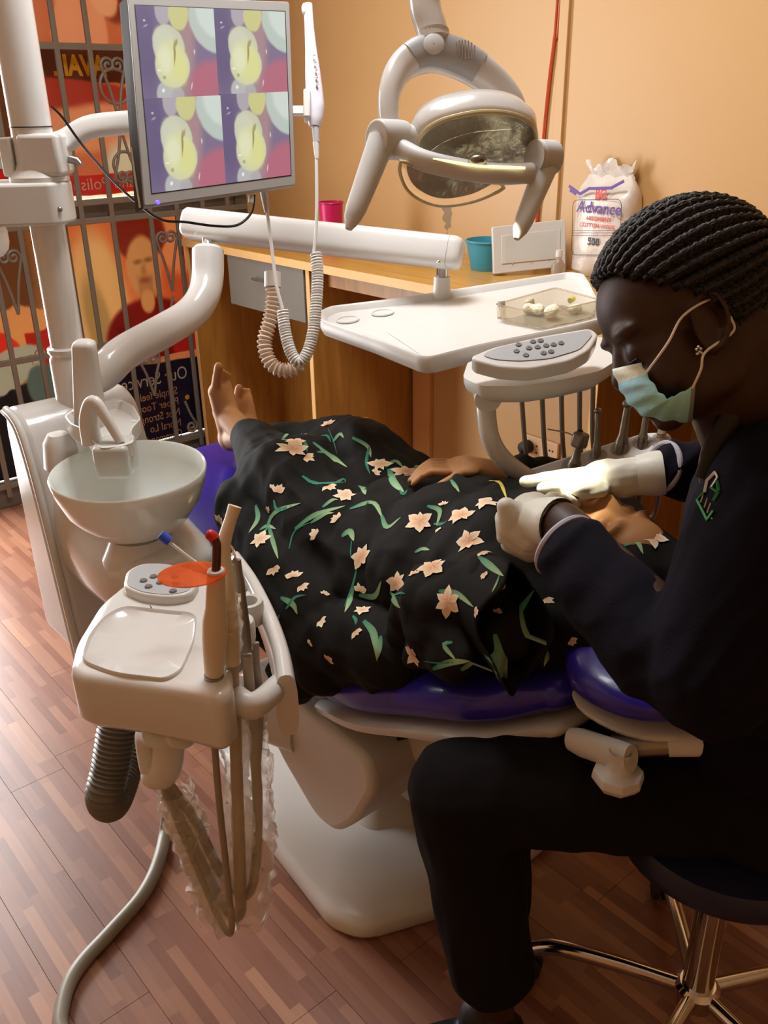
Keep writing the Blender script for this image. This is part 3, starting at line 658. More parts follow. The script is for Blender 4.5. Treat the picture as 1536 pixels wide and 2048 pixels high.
# slots on the underside cover
cv = [atY(790, 1440, .86), atY(1000, 1440, .86), atY(940, 1530, .86), atY(770, 1560, .86)]
MB().box((-.93, 1.09, .39), (.22, .34, .10)).obj('under_cover', WHITE_M, ch, True, bevel=.02, seg=3)
for a, b in (((787, 1446), (789, 1480)), ((789, 1480), (885, 1455))):
    MB().tube([atY(*a, .902), atY(*b, .902)], .0035, 6).obj('slot', BLACKC, ch)
MB().tube([atY(531, 1404, .812), atY(552, 1482, .812)], .0032, 6).obj('slot', BLACKC, ch)
# floor plate
bp_ = [(-1.05, .735), (-.985, .765), (-.905, .96), (-.90, 1.24), (-1.02, 1.46), (-1.60, 1.46), (-1.86, 1.25), (-1.88, .98), (-1.70, .85), (-1.34, .765)]
lo = round_poly([np.array([x, y, .002]) for x, y in bp_], .05, 6); cen = np.mean(lo, 0)
def ins(d, z): return [np.array([cen[0] + (p[0] - cen[0]) * (1 - d / .5), cen[1] + (p[1] - cen[1]) * (1 - d / .4), z]) for p in lo]
MB().rings([lo, ins(-.004, .012), ins(-.004, .034), ins(.004, .044), ins(.016, .050), ins(.10, .058), ins(.2, .066)]).obj('base_plate', WHITE, ch, True, angle=70)
MB().rings([ins(.22, .058), ins(.27, .09), ins(.30, .14), ins(.32, .20)]).obj('base_hump', WHITE_M, ch, True, angle=70)

# ================================================================== cuspidor unit
cu = thing('cuspidor_unit', 'white cuspidor unit with spittoon bowl, rinse spout and pole socket', 'dental unit', (-1.55, .64, .40))
UY0, UY1 = .55, .80
prof = [(-1.865, .42), (-1.865, .90), (-1.85, .945), (-1.82, .955), (-1.785, .948), (-1.752, .925), (-1.725, .85), (-1.700, .72), (-1.675, .55), (-1.655, .42)]
pr = round_poly([np.array([x, UY0, z]) for x, z in prof], .02, 4)
MB().prism(pr, (0, UY1 - UY0, 0)).obj('body', WHITE, cu, True, bevel=.02, seg=4)
tr = [np.array([x - .006, UY0 - .004, z - .006]) for x, z in prof[3:10]]
MB().tube(spline(tr, 5), .008, 10).obj('trim_strip', WHITE_M, cu)
MB().tube(spline([p + np.array([-.026, -.001, -.01]) for p in tr], 5), .004, 8).obj('trim_bead', GREYW, cu)
nk_ = MB()
nk_.rings([superring(np.array([x, .675 + dy, z]), np.array([0, 1., 0]), np.array([.35, 0, 1.]) / 1.06, w, h, 3, 28) for x, dy, z, w, h in ((-1.74, 0, .70, .115, .13), (-1.66, 0, .685, .118, .115), (-1.56, -.005, .675, .118, .095), (-1.46, -.01, .672, .110, .085), (-1.40, -.012, .675, .09, .075), (-1.375, -.012, .675, .055, .05), (-1.37, -.012, .675, .01, .01))])
nk_.obj('bowl_bracket', WHITE, cu, True, angle=80)
# bowl
rim = atD(257, 940, 1.64); BR = .142
M_BOWL = mat('bowl_ceramic', '#e4e8e2', .12, var=.015, coat=.7)
hb = .125
prof = [(.001, -hb - .006), (.045, -hb - .006), (.052, -hb), (.066, -hb + .004), (.098, -hb + .025), (.125, -.06), (.138, -.022), (BR, 0), (BR - .002, .003), (BR - .007, 0), (.130, -.026), (.116, -.06), (.088, -.09), (.05, -.104), (.02, -.108), (.001, -.109)]
bo = MB().lathe(prof, rim, frame((0.03, -.02, 1)), 64).obj('bowl', M_BOWL, cu, True, angle=80)
MB().lathe([(.001, -.107), (.014, -.1065), (.016, -.105)], rim, None, 20).obj('drain', STEEL, bo)
MB().lathe([(.075, -.215), (.072, -.17), (.06, -.15), (.052, -.132), (.001, -.131)], rim, None, 40).obj('bowl_foot', WHITE, cu)
# valve tray with spout
vt = atD(205, 845, 1.66); vz = vt[2]
def vp(px, py, z): return atZ(px, py, z)
out = [(128, 832), (150, 815), (175, 812), (235, 795), (268, 812), (282, 838), (268, 852), (262, 862), (268, 885), (240, 893), (200, 897), (182, 880), (165, 858), (140, 848)]
lo = round_poly([vp(a, b, vz) for a, b in out], .012, 4); cen = np.mean(lo, 0)
def sc_(k, dz): return [cen + (p - cen) * np.array([k, k, 1]) + np.array([0, 0, dz]) for p in lo]
MB().rings([sc_(.9, -.032), sc_(1, -.024), sc_(1, 0), sc_(.95, .001), sc_(.93, -.004), sc_(.88, -.016)]).obj('valve_tray', WHITE_M, cu)
dp = vp(225, 880, vz)
MB().box(dp + np.array([.005, 0, -.03]), (.06, .075, .06), frame((0, 0, 1), CR)).obj('spout_guard', mat('frosted_guard', '#dfe3dc', .25, trans=.35), cu, True, bevel=.008)
s0 = vp(183, 876, vz); s1 = vp(242, 886, vz)
ap = spline([s0 + np.array([0, 0, -.01]), s0 + np.array([0, 0, .035]), s0 * .72 + s1 * .28 + np.array([0, 0, .068]), s0 * .4 + s1 * .6 + np.array([0, 0, .045]), s1 + np.array([0, 0, .0])], 6)
MB().tube(ap, [.019 - .010 * i / (len(ap) - 1) for i in range(len(ap))], 16, True, .8, CF).obj('spout', WHITE_M, cu)
for a, b in ((150, 822), (170, 852), (240, 802), (268, 842)): MB().ell(vp(a, b, vz + .001), (.006, .006, .002), nu=10, nv=6).obj('rivet', GREYW, cu)
pb0 = atD(182, 850, 1.70); pt0 = pb0 + np.array([0, 0, .148])
pt0 = atD(168, 690, 1.62)
rr = [superring(pb0 + (pt0 - pb0) * t, CR, unit(np.cross(pt0 - pb0, CR)), .030 - .009 * t, .024 - .006 * t, 3.2, 24) for t in (0, .25, .5, .75, .93)] + [superring(pt0 + (pt0 - pb0) * k, CR, unit(np.cross(pt0 - pb0, CR)), .021 * s_, .018 * s_, 3, 24) for k, s_ in ((0, 1), (.03, .9), (.055, .6), (.062, .2))]
MB().rings(rr).obj('cup_filler_post', WHITE_M, cu)
pk = [vp(100, 872, .89)]
kbp = atD(118, 885, 1.72); MB().rings([superring(kbp + np.array([0, 0, z]), np.array([1., 0, 0]), np.array([0, 1., 0]), w, w, 3, 20) for z, w in ((-.05, .034), (0, .028), (.018, .018), (.02, .004))]).obj('side_knob', WHITE_M, cu)

# ================================================================== pole with brackets
PX, PY = -1.803, .685
po = thing('equipment_pole', 'tall white equipment pole rising from the cuspidor unit at the left', 'pole', (PX, PY, .93))
MB().lathe([(.001, .945), (.033, .945), (.033, 1.40), (.001, 1.40)], (PX, PY, 0), None, 32).obj('lower_tube', WHITE, po)
MB().lathe([(.001, .90), (.040, .90), (.040, 1.035), (.036, 1.043), (.041, 1.05), (.041, 1.058), (.034, 1.062), (.001, 1.062)], (PX, PY, 0), None, 32).obj('collar', WHITE, po)
MB().lathe([(.001, 1.30), (.0375, 1.30), (.0375, 2.22), (.034, 2.235), (.001, 2.235)], (PX, PY, 0), None, 32).obj('upper_tube', WHITE, po)
MB().tube([(PX + .0378 * math.cos(a), PY + .0378 * math.sin(a), 1.475) for a in np.linspace(0, 6.283, 40, endpoint=False)], .0011, 6, closed=True).obj('joint_line', DARK, po)
c1 = atD(85, 308, 1.69); c1 = np.array([PX, PY, c1[2]])
MB().box(c1 + CR * .02, (.075, .085, .074), frame((0, 0, 1), CR)).obj('clamp_block', WHITE_M, po, True, bevel=.008)
MB().box(c1 - CR * .045 + np.array([0, 0, -.004]), (.022, .06, .068), frame((0, 0, 1), CR)).obj('clamp_plate', WHITE_M, po, True, bevel=.004)
MB().box(c1 - CR * .064, (.008, .03, .05), frame((0, 0, 1), CR)).obj('clamp_screw', GREYW, po, True, bevel=.003)
# wide bracket arm going left
b0 = np.array([PX, PY, atD(105, 400, 1.75)[2]])
bdir = unit(np.array([CR[0], CR[1], 0])); 
loop = []
for a in np.linspace(-90, 90, 9): loop.append(b0 + bdir * (.028 + .026 * math.cos(math.radians(a))) + unit(np.array([CF[0], CF[1], 0])) * .058 * math.sin(math.radians(a)))
loop += [b0 - bdir * .42 + unit(np.array([CF[0], CF[1], 0])) * .09, b0 - bdir * .42 - unit(np.array([CF[0], CF[1], 0])) * .13]
MB().prism([p + np.array([0, 0, -.038]) for p in loop], (0, 0, .076)).obj('bracket_arm', WHITE_M, po, True, bevel=.006)
lo2 = [b0 - bdir * .02 + np.array([0, 0, .039]), b0 - bdir * .42 + unit(np.array([CF[0], CF[1], 0])) * .06 + np.array([0, 0, .039]), b0 - bdir * .42 - unit(np.array([CF[0], CF[1], 0])) * .11 + np.array([0, 0, .039])]
MB().box(b0 - bdir * .25 + np.array([0, 0, -.07]), (.30, .15, .08), frame((0, 0, 1), bdir)).obj('bracket_body', WHITE_M, po, True, bevel=.03)
MB().ell(b0 + bdir * .045 - unit(np.array([CF[0], CF[1], 0])) * .045 + np.array([0, 0, -.01]), (.005, .005, .005), nu=10, nv=8).obj('screw', STEEL, po)
MB().rings([superring(np.array([PX, PY, b0[2] + z]), np.array([1., 0, 0]), np.array([0, 1., 0]), r, r, 2, 28) for z, r in ((.038, .055), (.046, .055), (.06, .042), (.07, .038))]).obj('flange', WHITE_M, po)
# ================================================================== operating light
LD = 1.28   # distance of the lamp head from the photographer
ol = thing('operating_light', 'white dental operating light with looped yoke, clear lens and two grey handles', 'dental lamp', atD(930, 290, LD))
MOUTH = np.array([-.77, 1.07, .93])
def lq(px, py, d=0): return atD(px, py, LD + d)
# arm: neck down to yoke, then up and back to the pole top
nk = [lq(868, 82), lq(862, 55), lq(852, 22), lq(848, -20), lq(845, -120), lq(842, -260)]
top = nk[-1]
MB().tube(spline(nk, 6), .0205 * 1.1, 24).obj('neck', WHITE, ol)
MB().tube([lq(868, 84), lq(866, 66)], [.021, .0235], 24).obj('neck_collar', WHITE_M, ol)
MB().tube([lq(870, 92), lq(868, 80)], [.017, .021], 24).obj('neck_joint', GREYW, ol)
pt_ = np.array([PX, PY, 2.20])
MB().tube(spline([top - np.array([0, 0, .0]), top + np.array([0, 0, .08]), (top + pt_) / 2 + np.array([0, 0, .22]), pt_ + np.array([.0, 0, .10]), pt_], 8), .026, 20).obj('balance_arm', WHITE, ol)
# yoke loop (a flattened horseshoe)
yk = [(782, 262, -.02), (777, 225, -.02), (781, 180, -.015), (800, 138, -.005), (835, 113, .0), (872, 106, .005), (912, 116, .012), (955, 140, .02), (995, 172, .03), (1020, 202, .035), (1036, 235, .04)]
wd = [.017, .018, .020, .024, .030, .033, .033, .030, .026, .023, .019]
pts = [lq(a, b, c) for a, b, c in yk]
P = spline(pts, 5); Wd = np.interp(np.linspace(0, 1, len(P)), np.linspace(0, 1, len(wd)), wd)
rings = []
for i, p in enumerate(P):
    t_ = unit(P[min(i + 1, len(P) - 1)] - P[max(i - 1, 0)]); n_ = unit(np.cross(t_, CF)); b_ = np.cross(t_, n_)
    rings.append(superring(p, n_, b_, Wd[i] * .82, .020, 2.6, 22))
MB().rings(rings).obj('yoke', WHITE, ol)
k0, k1 = int(len(P) * .36), int(len(P) * .72)
rings = []
for i in range(k0, k1):
    p = P[i]; t_ = unit(P[i + 1] - P[i - 1]); n_ = unit(np.cross(t_, CF)); b_ = np.cross(t_, n_)
    rings.append(superring(p - CF * .0012 , n_, b_, Wd[i] * .80, .0207, 2.6, 22))
pad = MB().rings(rings).obj('sensor_panel', GREYP, ol)
dsc = lq(866, 104) - CF * .022
MB().lathe([(.001, .001), (.0135, .001), (.015, 0)], dsc, frame(-CF), 28).obj('sensor_dot', GREYW, pad)
gc = lq(928, 116, .012) - CF * .0225
for i in range(7):
    w = .014 * math.sqrt(1 - ((i - 3) / 3.6) ** 2); c = gc + CR * (i - 3) * .0044 + CU * -(i - 3) * .0006
    MB().tube([c - CU * w, c + CU * w], .0012, 6).obj('speaker_slot', CHROME, pad)
# head: hood behind the lenses
hc = lq(945, 300); aim = unit(MOUTH - hc)
ax_r = unit(lq(1095, 318, .03) - lq(760, 280, -.03))          # axis through both handles
ax_u = unit(np.cross(ax_r, aim)); 
if ax_u[2] < 0: ax_u = -ax_u
ax_f = np.cross(ax_u, ax_r); ax_f = ax_f if ax_f @ aim > 0 else -ax_f
def hl(a, b, c): return hc + ax_r * a + ax_u * b + ax_f * c
# upper lens: traced rim on a plane tilted to the viewer, real thickness behind it
upr = [(838, 282), (850, 262), (880, 243), (920, 231), (965, 224), (1010, 226), (1045, 236), (1066, 252), (1072, 275), (1068, 305), (1050, 333), (990, 334), (930, 326), (870, 316), (845, 305)]
un = unit(-CF * .75 + np.array([0, 0, -.55]) + aim * .3)
uo = lq(945, 285, -.035)
U3 = resample(spline([atP(a, b, uo, un) for a, b in upr + [upr[0]]], 5), 57)[:-1]
uc = np.mean(U3, 0)
def dome(L3, c, n, bulge, k=7, inner=0):
    rg = []
    for i in range(k):
        s_ = math.cos(i / (k - 1) * math.pi / 2 * .98); rg.append([c + (p - c) * s_ + n * bulge * math.sin(i / (k - 1) * math.pi / 2) for p in L3])
    return rg
M_LENS = mat('lens_glass', '#fffefa', .04, trans=1.0, ior=1.08, var=0)
M_REFL = mat('faceted_reflector', '#c9c8c0', .3, .6, var=.25, vscale=18, bump=.8, bscale=22)
MB().rings(dome(U3, uc, un, .022)).obj('upper_lens', M_LENS, ol, True, angle=80)
MB().rings([[p + un * -.002 for p in U3]] + dome([uc + (p - uc) * .97 for p in U3], uc, un, -.035)).obj('upper_reflector', M_REFL, ol, True, angle=80)
MB().tube(U3, .0035, 8, closed=True).obj('lens_rim', mat('amber_rim', '#efe3b4', .2, trans=.3), ol)
# white hood wrapping behind the upper lens
hood = [[uc + (p - uc) * s_ - un * d for p in U3] for s_, d in ((1.005, .003), (1.06, .012), (1.10, .03), (1.0, .05), (.75, .062), (.3, .068))]
MB().rings(hood).obj('hood', WHITE, ol, True, angle=80)
rb = [lq(858, 300, -.06), lq(900, 290, -.063), lq(950, 268, -.065), lq(1010, 258, -.06), lq(1040, 259, -.055)]
MB().tube(spline([lq(852, 312, -.062), lq(890, 285, -.066), lq(950, 266, -.068), lq(1038, 259, -.06)], 6), .0012, 6).obj('lens_ridge', M_LENS, ol)
# cross bar between the handles
MB().tube(spline([lq(800, 298, -.05), lq(850, 322, -.065), lq(930, 340, -.065), lq(1000, 348, -.06), lq(1062, 346, -.045)], 6), .0135, 20, True, 1.05, CU).obj('cross_bar', GREYW, ol)
MB().ell(lq(955, 322, -.078), (.013, .013, .007), frame(CU, CR)).obj('lamp_socket', STEEL, ol)
MB().tube([lq(866, 318, -.078), lq(955, 332, -.082), lq(1050, 336, -.07)], .0018, 8).obj('lamp_tube', mat('warm_lamp_glow', '#fff0b0', .4, emit=1.6), ol)
# lower lens
lwr = [(801, 322), (800, 345), (812, 375), (835, 396), (870, 410), (905, 411), (950, 402), (985, 388), (1008, 372), (960, 352), (900, 345), (850, 336)]
ln_ = unit(-CF * .72 + np.array([0, 0, -.75])); lo_ = lq(900, 370, -.035)
L3 = resample(spline([atP(a, b, lo_, ln_) for a, b in lwr + [lwr[0]]], 5), 49)[:-1]; lc_ = np.mean(L3, 0)
MB().rings(dome(L3, lc_, ln_, .014)).obj('lower_lens', M_LENS, ol, True, angle=80)
L4 = [lc_ + (p - lc_) * .86 + CU * .008 for p in L3]
MB().rings(dome(L4, np.mean(L4, 0), ln_, -.02)).obj('lower_reflector', M_REFL, ol, True, angle=80)
MB().tube(L3, .0028, 8, closed=True).obj('lens_rim', MATS['amber_rim'], ol)
# handles
def handle(c0, c1, tip, r, nm, rev):
    h = MB().tube([c0, c1], r, 28).obj(nm, GREYW, ol, True, bevel=.003)
    MB().tube([c0 + (c1 - c0) * .75, c1 + (c1 - c0) * .12], r * .97, 28).obj('pivot_ring', WHITE_M, ol)
    n = 10; P_ = [c0 * .75 + c1 * .25 + (tip - (c0 * .75 + c1 * .25)) * t for t in np.linspace(0, 1, n)]
    R_ = list(np.linspace(r * .74, r * .55, n - 2)) + [r * .45, r * .18]
    MB().tube(P_, R_, 20, True, .8, CF).obj('handle', GREYW, ol)
handle(lq(752, 279, -.055), lq(800, 280, -.03), lq(697, 458, -.075), .0265, 'pivot', 1)
handle(lq(1108, 316, -.02), lq(1072, 314, -.035), lq(1033, 478, -.06), .0235, 'pivot', -1)
MB().tube([lq(800, 280, -.03), lq(845, 283, -.03)], [.024, .018], 24).obj('pivot_boss', WHITE_M, ol)
# the lamp's own light
sl = bpy.data.lights.new('operating_lamp', 'SPOT'); sl.energy = 60; sl.spot_size = math.radians(15); sl.spot_blend = .35; sl.color = (1, .93, .68); sl.shadow_soft_size = .03
so = bpy.data.objects.new('operating_lamp', sl); COL.objects.link(so); so.location = lq(950, 345, -.10)
SPOT = so
tgt = Vector(MOUTH + np.array([-.03, -.02, .03])) - so.location; so.rotation_euler = tgt.to_track_quat('-Z', 'Y').to_euler()

# ================================================================== monitor
TL, BL, BRr, TR = atD(256, -8, 1.55), atD(289, 413, 1.55), atD(592, 370, 1.745), atD(579, 3, 1.745)
mo = thing('monitor', 'grey-framed flat monitor showing four tooth close-ups on a white arm', 'monitor', (BL + BRr) / 2)
c = (TL + BL + BRr + TR) / 4; mu = unit((BRr - BL) + (TR - TL)); mv = unit((TL - BL) + (TR - BRr)); mv = unit(mv - mu * (mv @ mu)); mn = np.cross(mu, mv)
if mn @ (CC - c) < 0: mn = -mn
def mp_(px, py, off=0): return atP(px, py, c, mn) + mn * off
oc4 = [mp_(256, -10), mp_(579, 3), mp_(592, 370), mp_(289, 413)]
M_BEZ = mat('silver_bezel', '#8e8b86', .45, .1, var=.03)
MB().prism(round_poly(oc4, .005, 3), -mn * .018).obj('frame', M_BEZ, mo, True, bevel=.002)
cc_ = np.mean(oc4, 0)
MB().rings([[cc_ + (p - cc_) * s_ - mn * d for p in oc4] for s_, d in ((.985, .018), (.96, .034), (.7, .044))]).obj('back_shell', GREYP, mo, True, bevel=.004)
MB().prism([mp_(289, 416, -.004), mp_(256, -10, -.004), mp_(252, -10, -.03), mp_(284, 414, -.03)], -mn * .001).obj('edge_trim', DARK, mo, False)
sc4 = [mp_(270, 11, .0004), mp_(569, 24, .0004), mp_(581, 350, .0004), mp_(304, 387, .0004)]   # TL TR BR BL
MB().prism([mp_(268, 9, .0002), mp_(571, 22, .0002), mp_(583, 352, .0002), mp_(302, 389, .0002)], mn * .0001).obj('screen_gasket', DARK, mo, False)
tooth = painter('tooth_picture', '#867596', [
    ('b', .58, .5, .12, .7, -4, .6, '#b49094'), ('e', .95, .05, .34, .36, 15, .2, '#c26f84'), ('e', 1.06, .90, .40, .42, 10, .05, '#c9d6cc'), ('e', 1.14, .97, .38, .34, 0, .1, '#e0eae2'),
    ('e', .08, .62, .18, .6, 0, .5, '#6b5d86'), ('e', .33, .96, .10, .16, 0, .12, '#bcb4bc'), ('e', .53, .93, .13, .18, -8, .1, '#dcd892'), ('e', .30, .05, .13, .13, 0, .12, '#c6c6c6'), ('e', .45, .02, .08, .1, 0, .2, '#beb8ba'),
    ('e', .37, .56, .20, .25, 12, .07, '#d9dabc'), ('e', .40, .34, .225, .235, -6, .06, '#dfe0b8'), ('e', .33, .60, .13, .18, 20, .3, '#dfe0c8'), ('e', .40, .38, .17, .24, 5, .4, '#eaecaa'), ('e', .31, .42, .09, .15, 0, .5, '#f3f5cc'), ('e', .50, .34, .08, .17, 8, .5, '#eeec9e'),
    ('e', .435, .50, .012, .13, -4, .5, '#a89a64'), ('e', .46, .60, .018, .05, -20, .5, '#b5a470'), ('e', .28, .22, .022, .02, 0, .5, '#b4b494'), ('e', .22, .30, .025, .010, 0, .5, '#ffffff'), ('e', .26, .08, .02, .02, 0, .5, '#ffffff'), ('e', .09, .84, .015, .012, 0, .5, '#d8d0e0'), ('e', .10, .78, .03, .01, 30, .6, '#b0a4bc'), ('e', .70, .5, .008, .03, 0, .5, '#e8d8e0'), ('e', .64, .12, .008, .04, -15, .5, '#e8d8e0')],
    .3, emit=.82, distort=.035, dscale=5)
tl, tr, br, bl = sc4
mid = lambda u, v: (bl * (1 - u) + br * u) * (1 - v) + (tl * (1 - u) + tr * u) * v
for a, b, c0, c1 in ((0, .495, .505, 1), (.495, 1, .51, 1), (0, .505, 0, .505), (.505, 1, 0, .51)):
    quad('screen_picture', mid(a, c0) + mn * .0006, mid(b, c0) + mn * .0006, mid(b, c1) + mn * .0006, mid(a, c1) + mn * .0006, tooth, mo)
MB().ell(mp_(315, 405, .001), (.004, .004, .0015), frame(mn)).obj('power_light', mat('blue_led', '#5a48ff', .4, emit=3), mo)
MB().tube([mp_(268, 290, -.012), mp_(276, 350, -.012), mp_(286, 412, -.012)], .0025, 8).obj('side_clip', CHROME, mo)
# arm to the pole
am = [np.array([PX, PY, c1[2] if False else atD(100, 300, 1.71)[2]]) + CR * .03 + np.array([0, 0, .012]), atD(130, 282, 1.70), atD(175, 256, 1.70), atD(235, 247, 1.70), atD(300, 245, 1.70), mp_(400, 230, -.06)]
P = spline(am, 6); rings = []
for i, p in enumerate(P):
    t_ = unit(P[min(i + 1, len(P) - 1)] - P[max(i - 1, 0)]); n_ = unit(np.cross(t_, CF)); b_ = np.cross(t_, n_)
    rings.append(superring(p, n_, b_, .021, .014, 3, 18))
MB().rings(rings).obj('support_arm', WHITE_M, mo)
MB().tube([mp_(400, 230, -.02), mp_(400, 230, -.07)], .03, 24).obj('mount', GREYP, mo)
MB().tube([atD(138, 318, 1.69), atD(155, 322, 1.69), atD(162, 330, 1.69)], [.008, .007, .005], 10).obj('clamp_lever', STEEL, mo)
# black cable
cb = [atD(103, 212, 1.63), atD(125, 235, 1.64), atD(165, 290, 1.67), atD(225, 360, 1.66), atD(285, 415, 1.66), atD(325, 440, 1.66), atD(370, 444, 1.67), atD(430, 452, 1.68), atD(475, 450, 1.69), atD(503, 425, 1.70), atD(509, 390, 1.70)]
MB().tube(spline(cb, 6), .0024, 8).obj('cable', BLACKC, mo)
MB().tube([mp_(509, 388, -.012), mp_(508, 402, -.012)], .005, 10).obj('plug', GREYP, mo)
# ================================================================== intra-oral camera on its hook at the side of the monitor
ic = thing('intraoral_camera', 'white pen-shaped intraoral camera hooked beside the monitor with coiled cord', 'camera', atD(627, 255, 1.74))
q = lambda px, py, d=1.745: atD(px, py, d)
bpts = [q(616, 8), q(617, 30), q(619, 60), q(622, 100), q(626, 150), q(629, 190), q(631, 215), q(630, 240), q(629, 253)]
brad = [.0085, .009, .0095, .0115, .0155, .0175, .0175, .015, .011]
MB().tube(spline(bpts, 4), np.interp(np.linspace(0, 1, 33), np.linspace(0, 1, 9), brad), 20, True, .85, CF).obj('body', mat('lilac_white_plastic', '#dcdae6', .3), ic)
MB().ell(q(609, 18, 1.742), (.006, .005, .012), frame(CU, CR)).obj('lens_window', GREYW, ic)
for i, (a, b) in enumerate(((628, 110), (630, 125), (632, 140), (633, 155), (634, 170))): MB().ell(q(a, b, 1.7285), (.003, .003, .002), nu=10, nv=6).obj('button', CHROME, ic)
MB().box(q(615, 212, 1.738), (.014, .03, .055), frame(CU, CR)).obj('holder_cradle', WHITE_M, ic, True, bevel=.003)
MB().box(q(598, 222, 1.75), (.024, .012, .017), frame(CU, CR)).obj('holder_hook', GREYW, ic, True, bevel=.002)
MB().tube([q(631, 254), q(633, 285)], [.0075, .0065], 14).obj('cable_collar', GREYP, ic)
MB().tube([q(632, 285), q(634, 318)], [.0065, .004], 14).obj('strain_relief', WHITE_M, ic)
sp0 = spline([q(633, 315), q(634, 400), q(632, 460), q(628, 505)], 6)
MB().tube(sp0, .0032, 8).obj('straight_cord', WHITE_M, ic)
coil = resample(spline([q(632, 508), q(635, 545), q(633, 600), q(627, 660), q(615, 705), q(597, 725), q(580, 700), q(570, 660), q(565, 620)], 10), 1400)
turns = 62; pts = []; u = None
for i, p in enumerate(coil):
    t_ = unit(coil[min(i + 1, len(coil) - 1)] - coil[max(i - 1, 0)]); n_ = unit(np.cross(t_, CF)); b_ = np.cross(t_, n_)
    a = i / len(coil) * turns * 2 * math.pi; pts.append(p + .0095 * (math.cos(a) * n_ + math.sin(a) * b_))
MB().tube(pts, .0028, 6).obj('coiled_cord', WHITE_M, ic)
MB().tube(spline([q(565, 618), q(553, 570), q(544, 500), q(535, 430), q(529, 395)], 6), .0036, 8).obj('upper_cord', WHITE_M, ic)
MB().tube([q(527, 385), q(533, 425)], [.007, .004], 12).obj('cord_plug', GREYP, ic)
# corrugated drain hose behind the coil
dh = thing('corrugated_hose', 'thick off-white corrugated hose looping behind the coiled cord', 'hose', q(560, 745, 1.80))
hp = resample(spline([atD(545, 560, 1.80), atD(546, 600, 1.80), atD(540, 640, 1.80), atD(529, 685, 1.80), atD(540, 725, 1.80), atD(566, 741, 1.80), atD(592, 735, 1.80), atD(600, 720, 1.80)], 8), 130)
MB().tube(hp, [.0135 + .0028 * math.sin(i * 1.35) for i in range(130)], 16).obj('corrugated_tube', mat('cream_hose', '#d8c3b0', .5), dh)
MB().tube([atD(545, 545, 1.80), atD(545, 575, 1.80)], .017, 16).obj('cuff', WHITE_M, dh)
# ================================================================== swing arm carrying the instrument console
ta = thing('swing_arm', 'white curved swing arm with long balance bar from pole to instrument tray', 'arm', (PX, PY, 1.0))
ap = [np.array([PX, PY, .985]) + CR * .02, atD(205, 745, 1.82), atD(250, 705, 1.86), atD(330, 660, 1.94), atD(378, 630, 2.0), atD(405, 596, 2.03), atD(415, 555, 2.05), atD(416, 500, 2.05)]
MB().tube(spline(ap, 7), .0365, 28).obj('swing_pipe', WHITE, ta)
e0 = atD(416, 503, 2.05)
MB().tube([e0, atD(416, 494, 2.05)], [.0365, .030], 28).obj('pipe_cap', WHITE_M, ta)
MB().tube([atD(416, 498, 2.05), atD(415, 478, 2.06)], .013, 18).obj('spindle', CHROME, ta)
b0_, b1_ = atD(368, 446, 2.08), atD(925, 508, 1.92)
t_ = unit(b1_ - b0_); n_ = unit(CU - t_ * (CU @ t_)); w_ = np.cross(t_, n_)
rings = []
for u, s_ in ((0, .55), (.006, .85), (.02, 1.0), (.3, 1), (.6, 1), (.9, 1), (.975, 1.0), (.992, .9), (1, .72)):
    rings.append(superring(b0_ + (b1_ - b0_) * u, n_, w_, .0345 * s_, .032 * s_, 3.4, 28))
MB().rings(rings).obj('balance_bar', WHITE, ta, True, angle=60)
MB().rings([superring(b0_ + (b1_ - b0_) * u, n_, w_, .0352, .0327, 3.4, 28) for u in (.955, .957)]).obj('end_cap_seam', GREYP, ta)
for px, py in ((393, 466), (404, 468)): MB().ell(atD(px, py, 2.045), (.004, .004, .004), nu=10, nv=8).obj('screw', CHROME, ta)
MB().ell(atD(877, 524, 1.895), (.0045, .0045, .0045), nu=10, nv=8).obj('screw', CHROME, ta)
fk = atD(885, 530, 1.94)
MB().tube([fk + np.array([0, 0, .02]), atD(884, 575, 2.02)], .013, 18).obj('fork', CHROME, ta)
MB().tube([atD(884, 552, 1.99), atD(882, 640, 2.04)], [.018, .0235], 24).obj('console_post', WHITE_M, ta)

# ================================================================== instrument console (doctor's tray)
A3, B3, C3 = atD(640, 630, 1.94), atD(850, 722, 1.61), atD(1165, 552, 2.06)
tn = unit(np.cross(B3 - A3, C3 - A3)); tn = tn if tn[2] > 0 else -tn
def tp(px, py, off=0): return atP(px, py, A3, tn) + tn * off
ic_ = thing('instrument_console', 'white instrument tray console with grey keypad above the patient', 'dental tray', tp(950, 640, -.08))
outl = [(636, 628), (660, 617), (800, 600), (960, 575), (1140, 548), (1168, 552), (1180, 570), (1215, 640), (1150, 657), (960, 695), (860, 720), (838, 718), (740, 680), (640, 645)]
lo = round_poly([tp(a, b) for a, b in outl], .012, 4); cen = np.mean(lo, 0)
def tsc(k, d): return [cen + (p - cen) * (1 - k / np.linalg.norm(p - cen)) + tn * d for p in lo]
MB().rings([tsc(.03, -.034), tsc(.006, -.028), tsc(0, -.016), tsc(0, .002), tsc(.003, .006), tsc(.008, .006), tsc(.012, .003), tsc(.020, -.008), tsc(.05, -.0085)]).obj('tray', WHITE_M, ic_, True, angle=50)
for a, b in ((695, 634), (765, 620)):
    c0 = tp(a, b, -.007)
    MB().lathe([(.001, .0006), (.021, .0006), (.022, .003), (.024, .003), (.025, .0)], c0, frame(tn), 32).obj('cup_ring', WHITE_M, ic_)
MB().prism(round_poly([tp(770, 655, -.0083), tp(900, 640, -.0083), tp(955, 685, -.0083), tp(850, 708, -.0083)], .008, 3), tn * .002).obj('raised_panel', WHITE_M, ic_, True, bevel=.001)
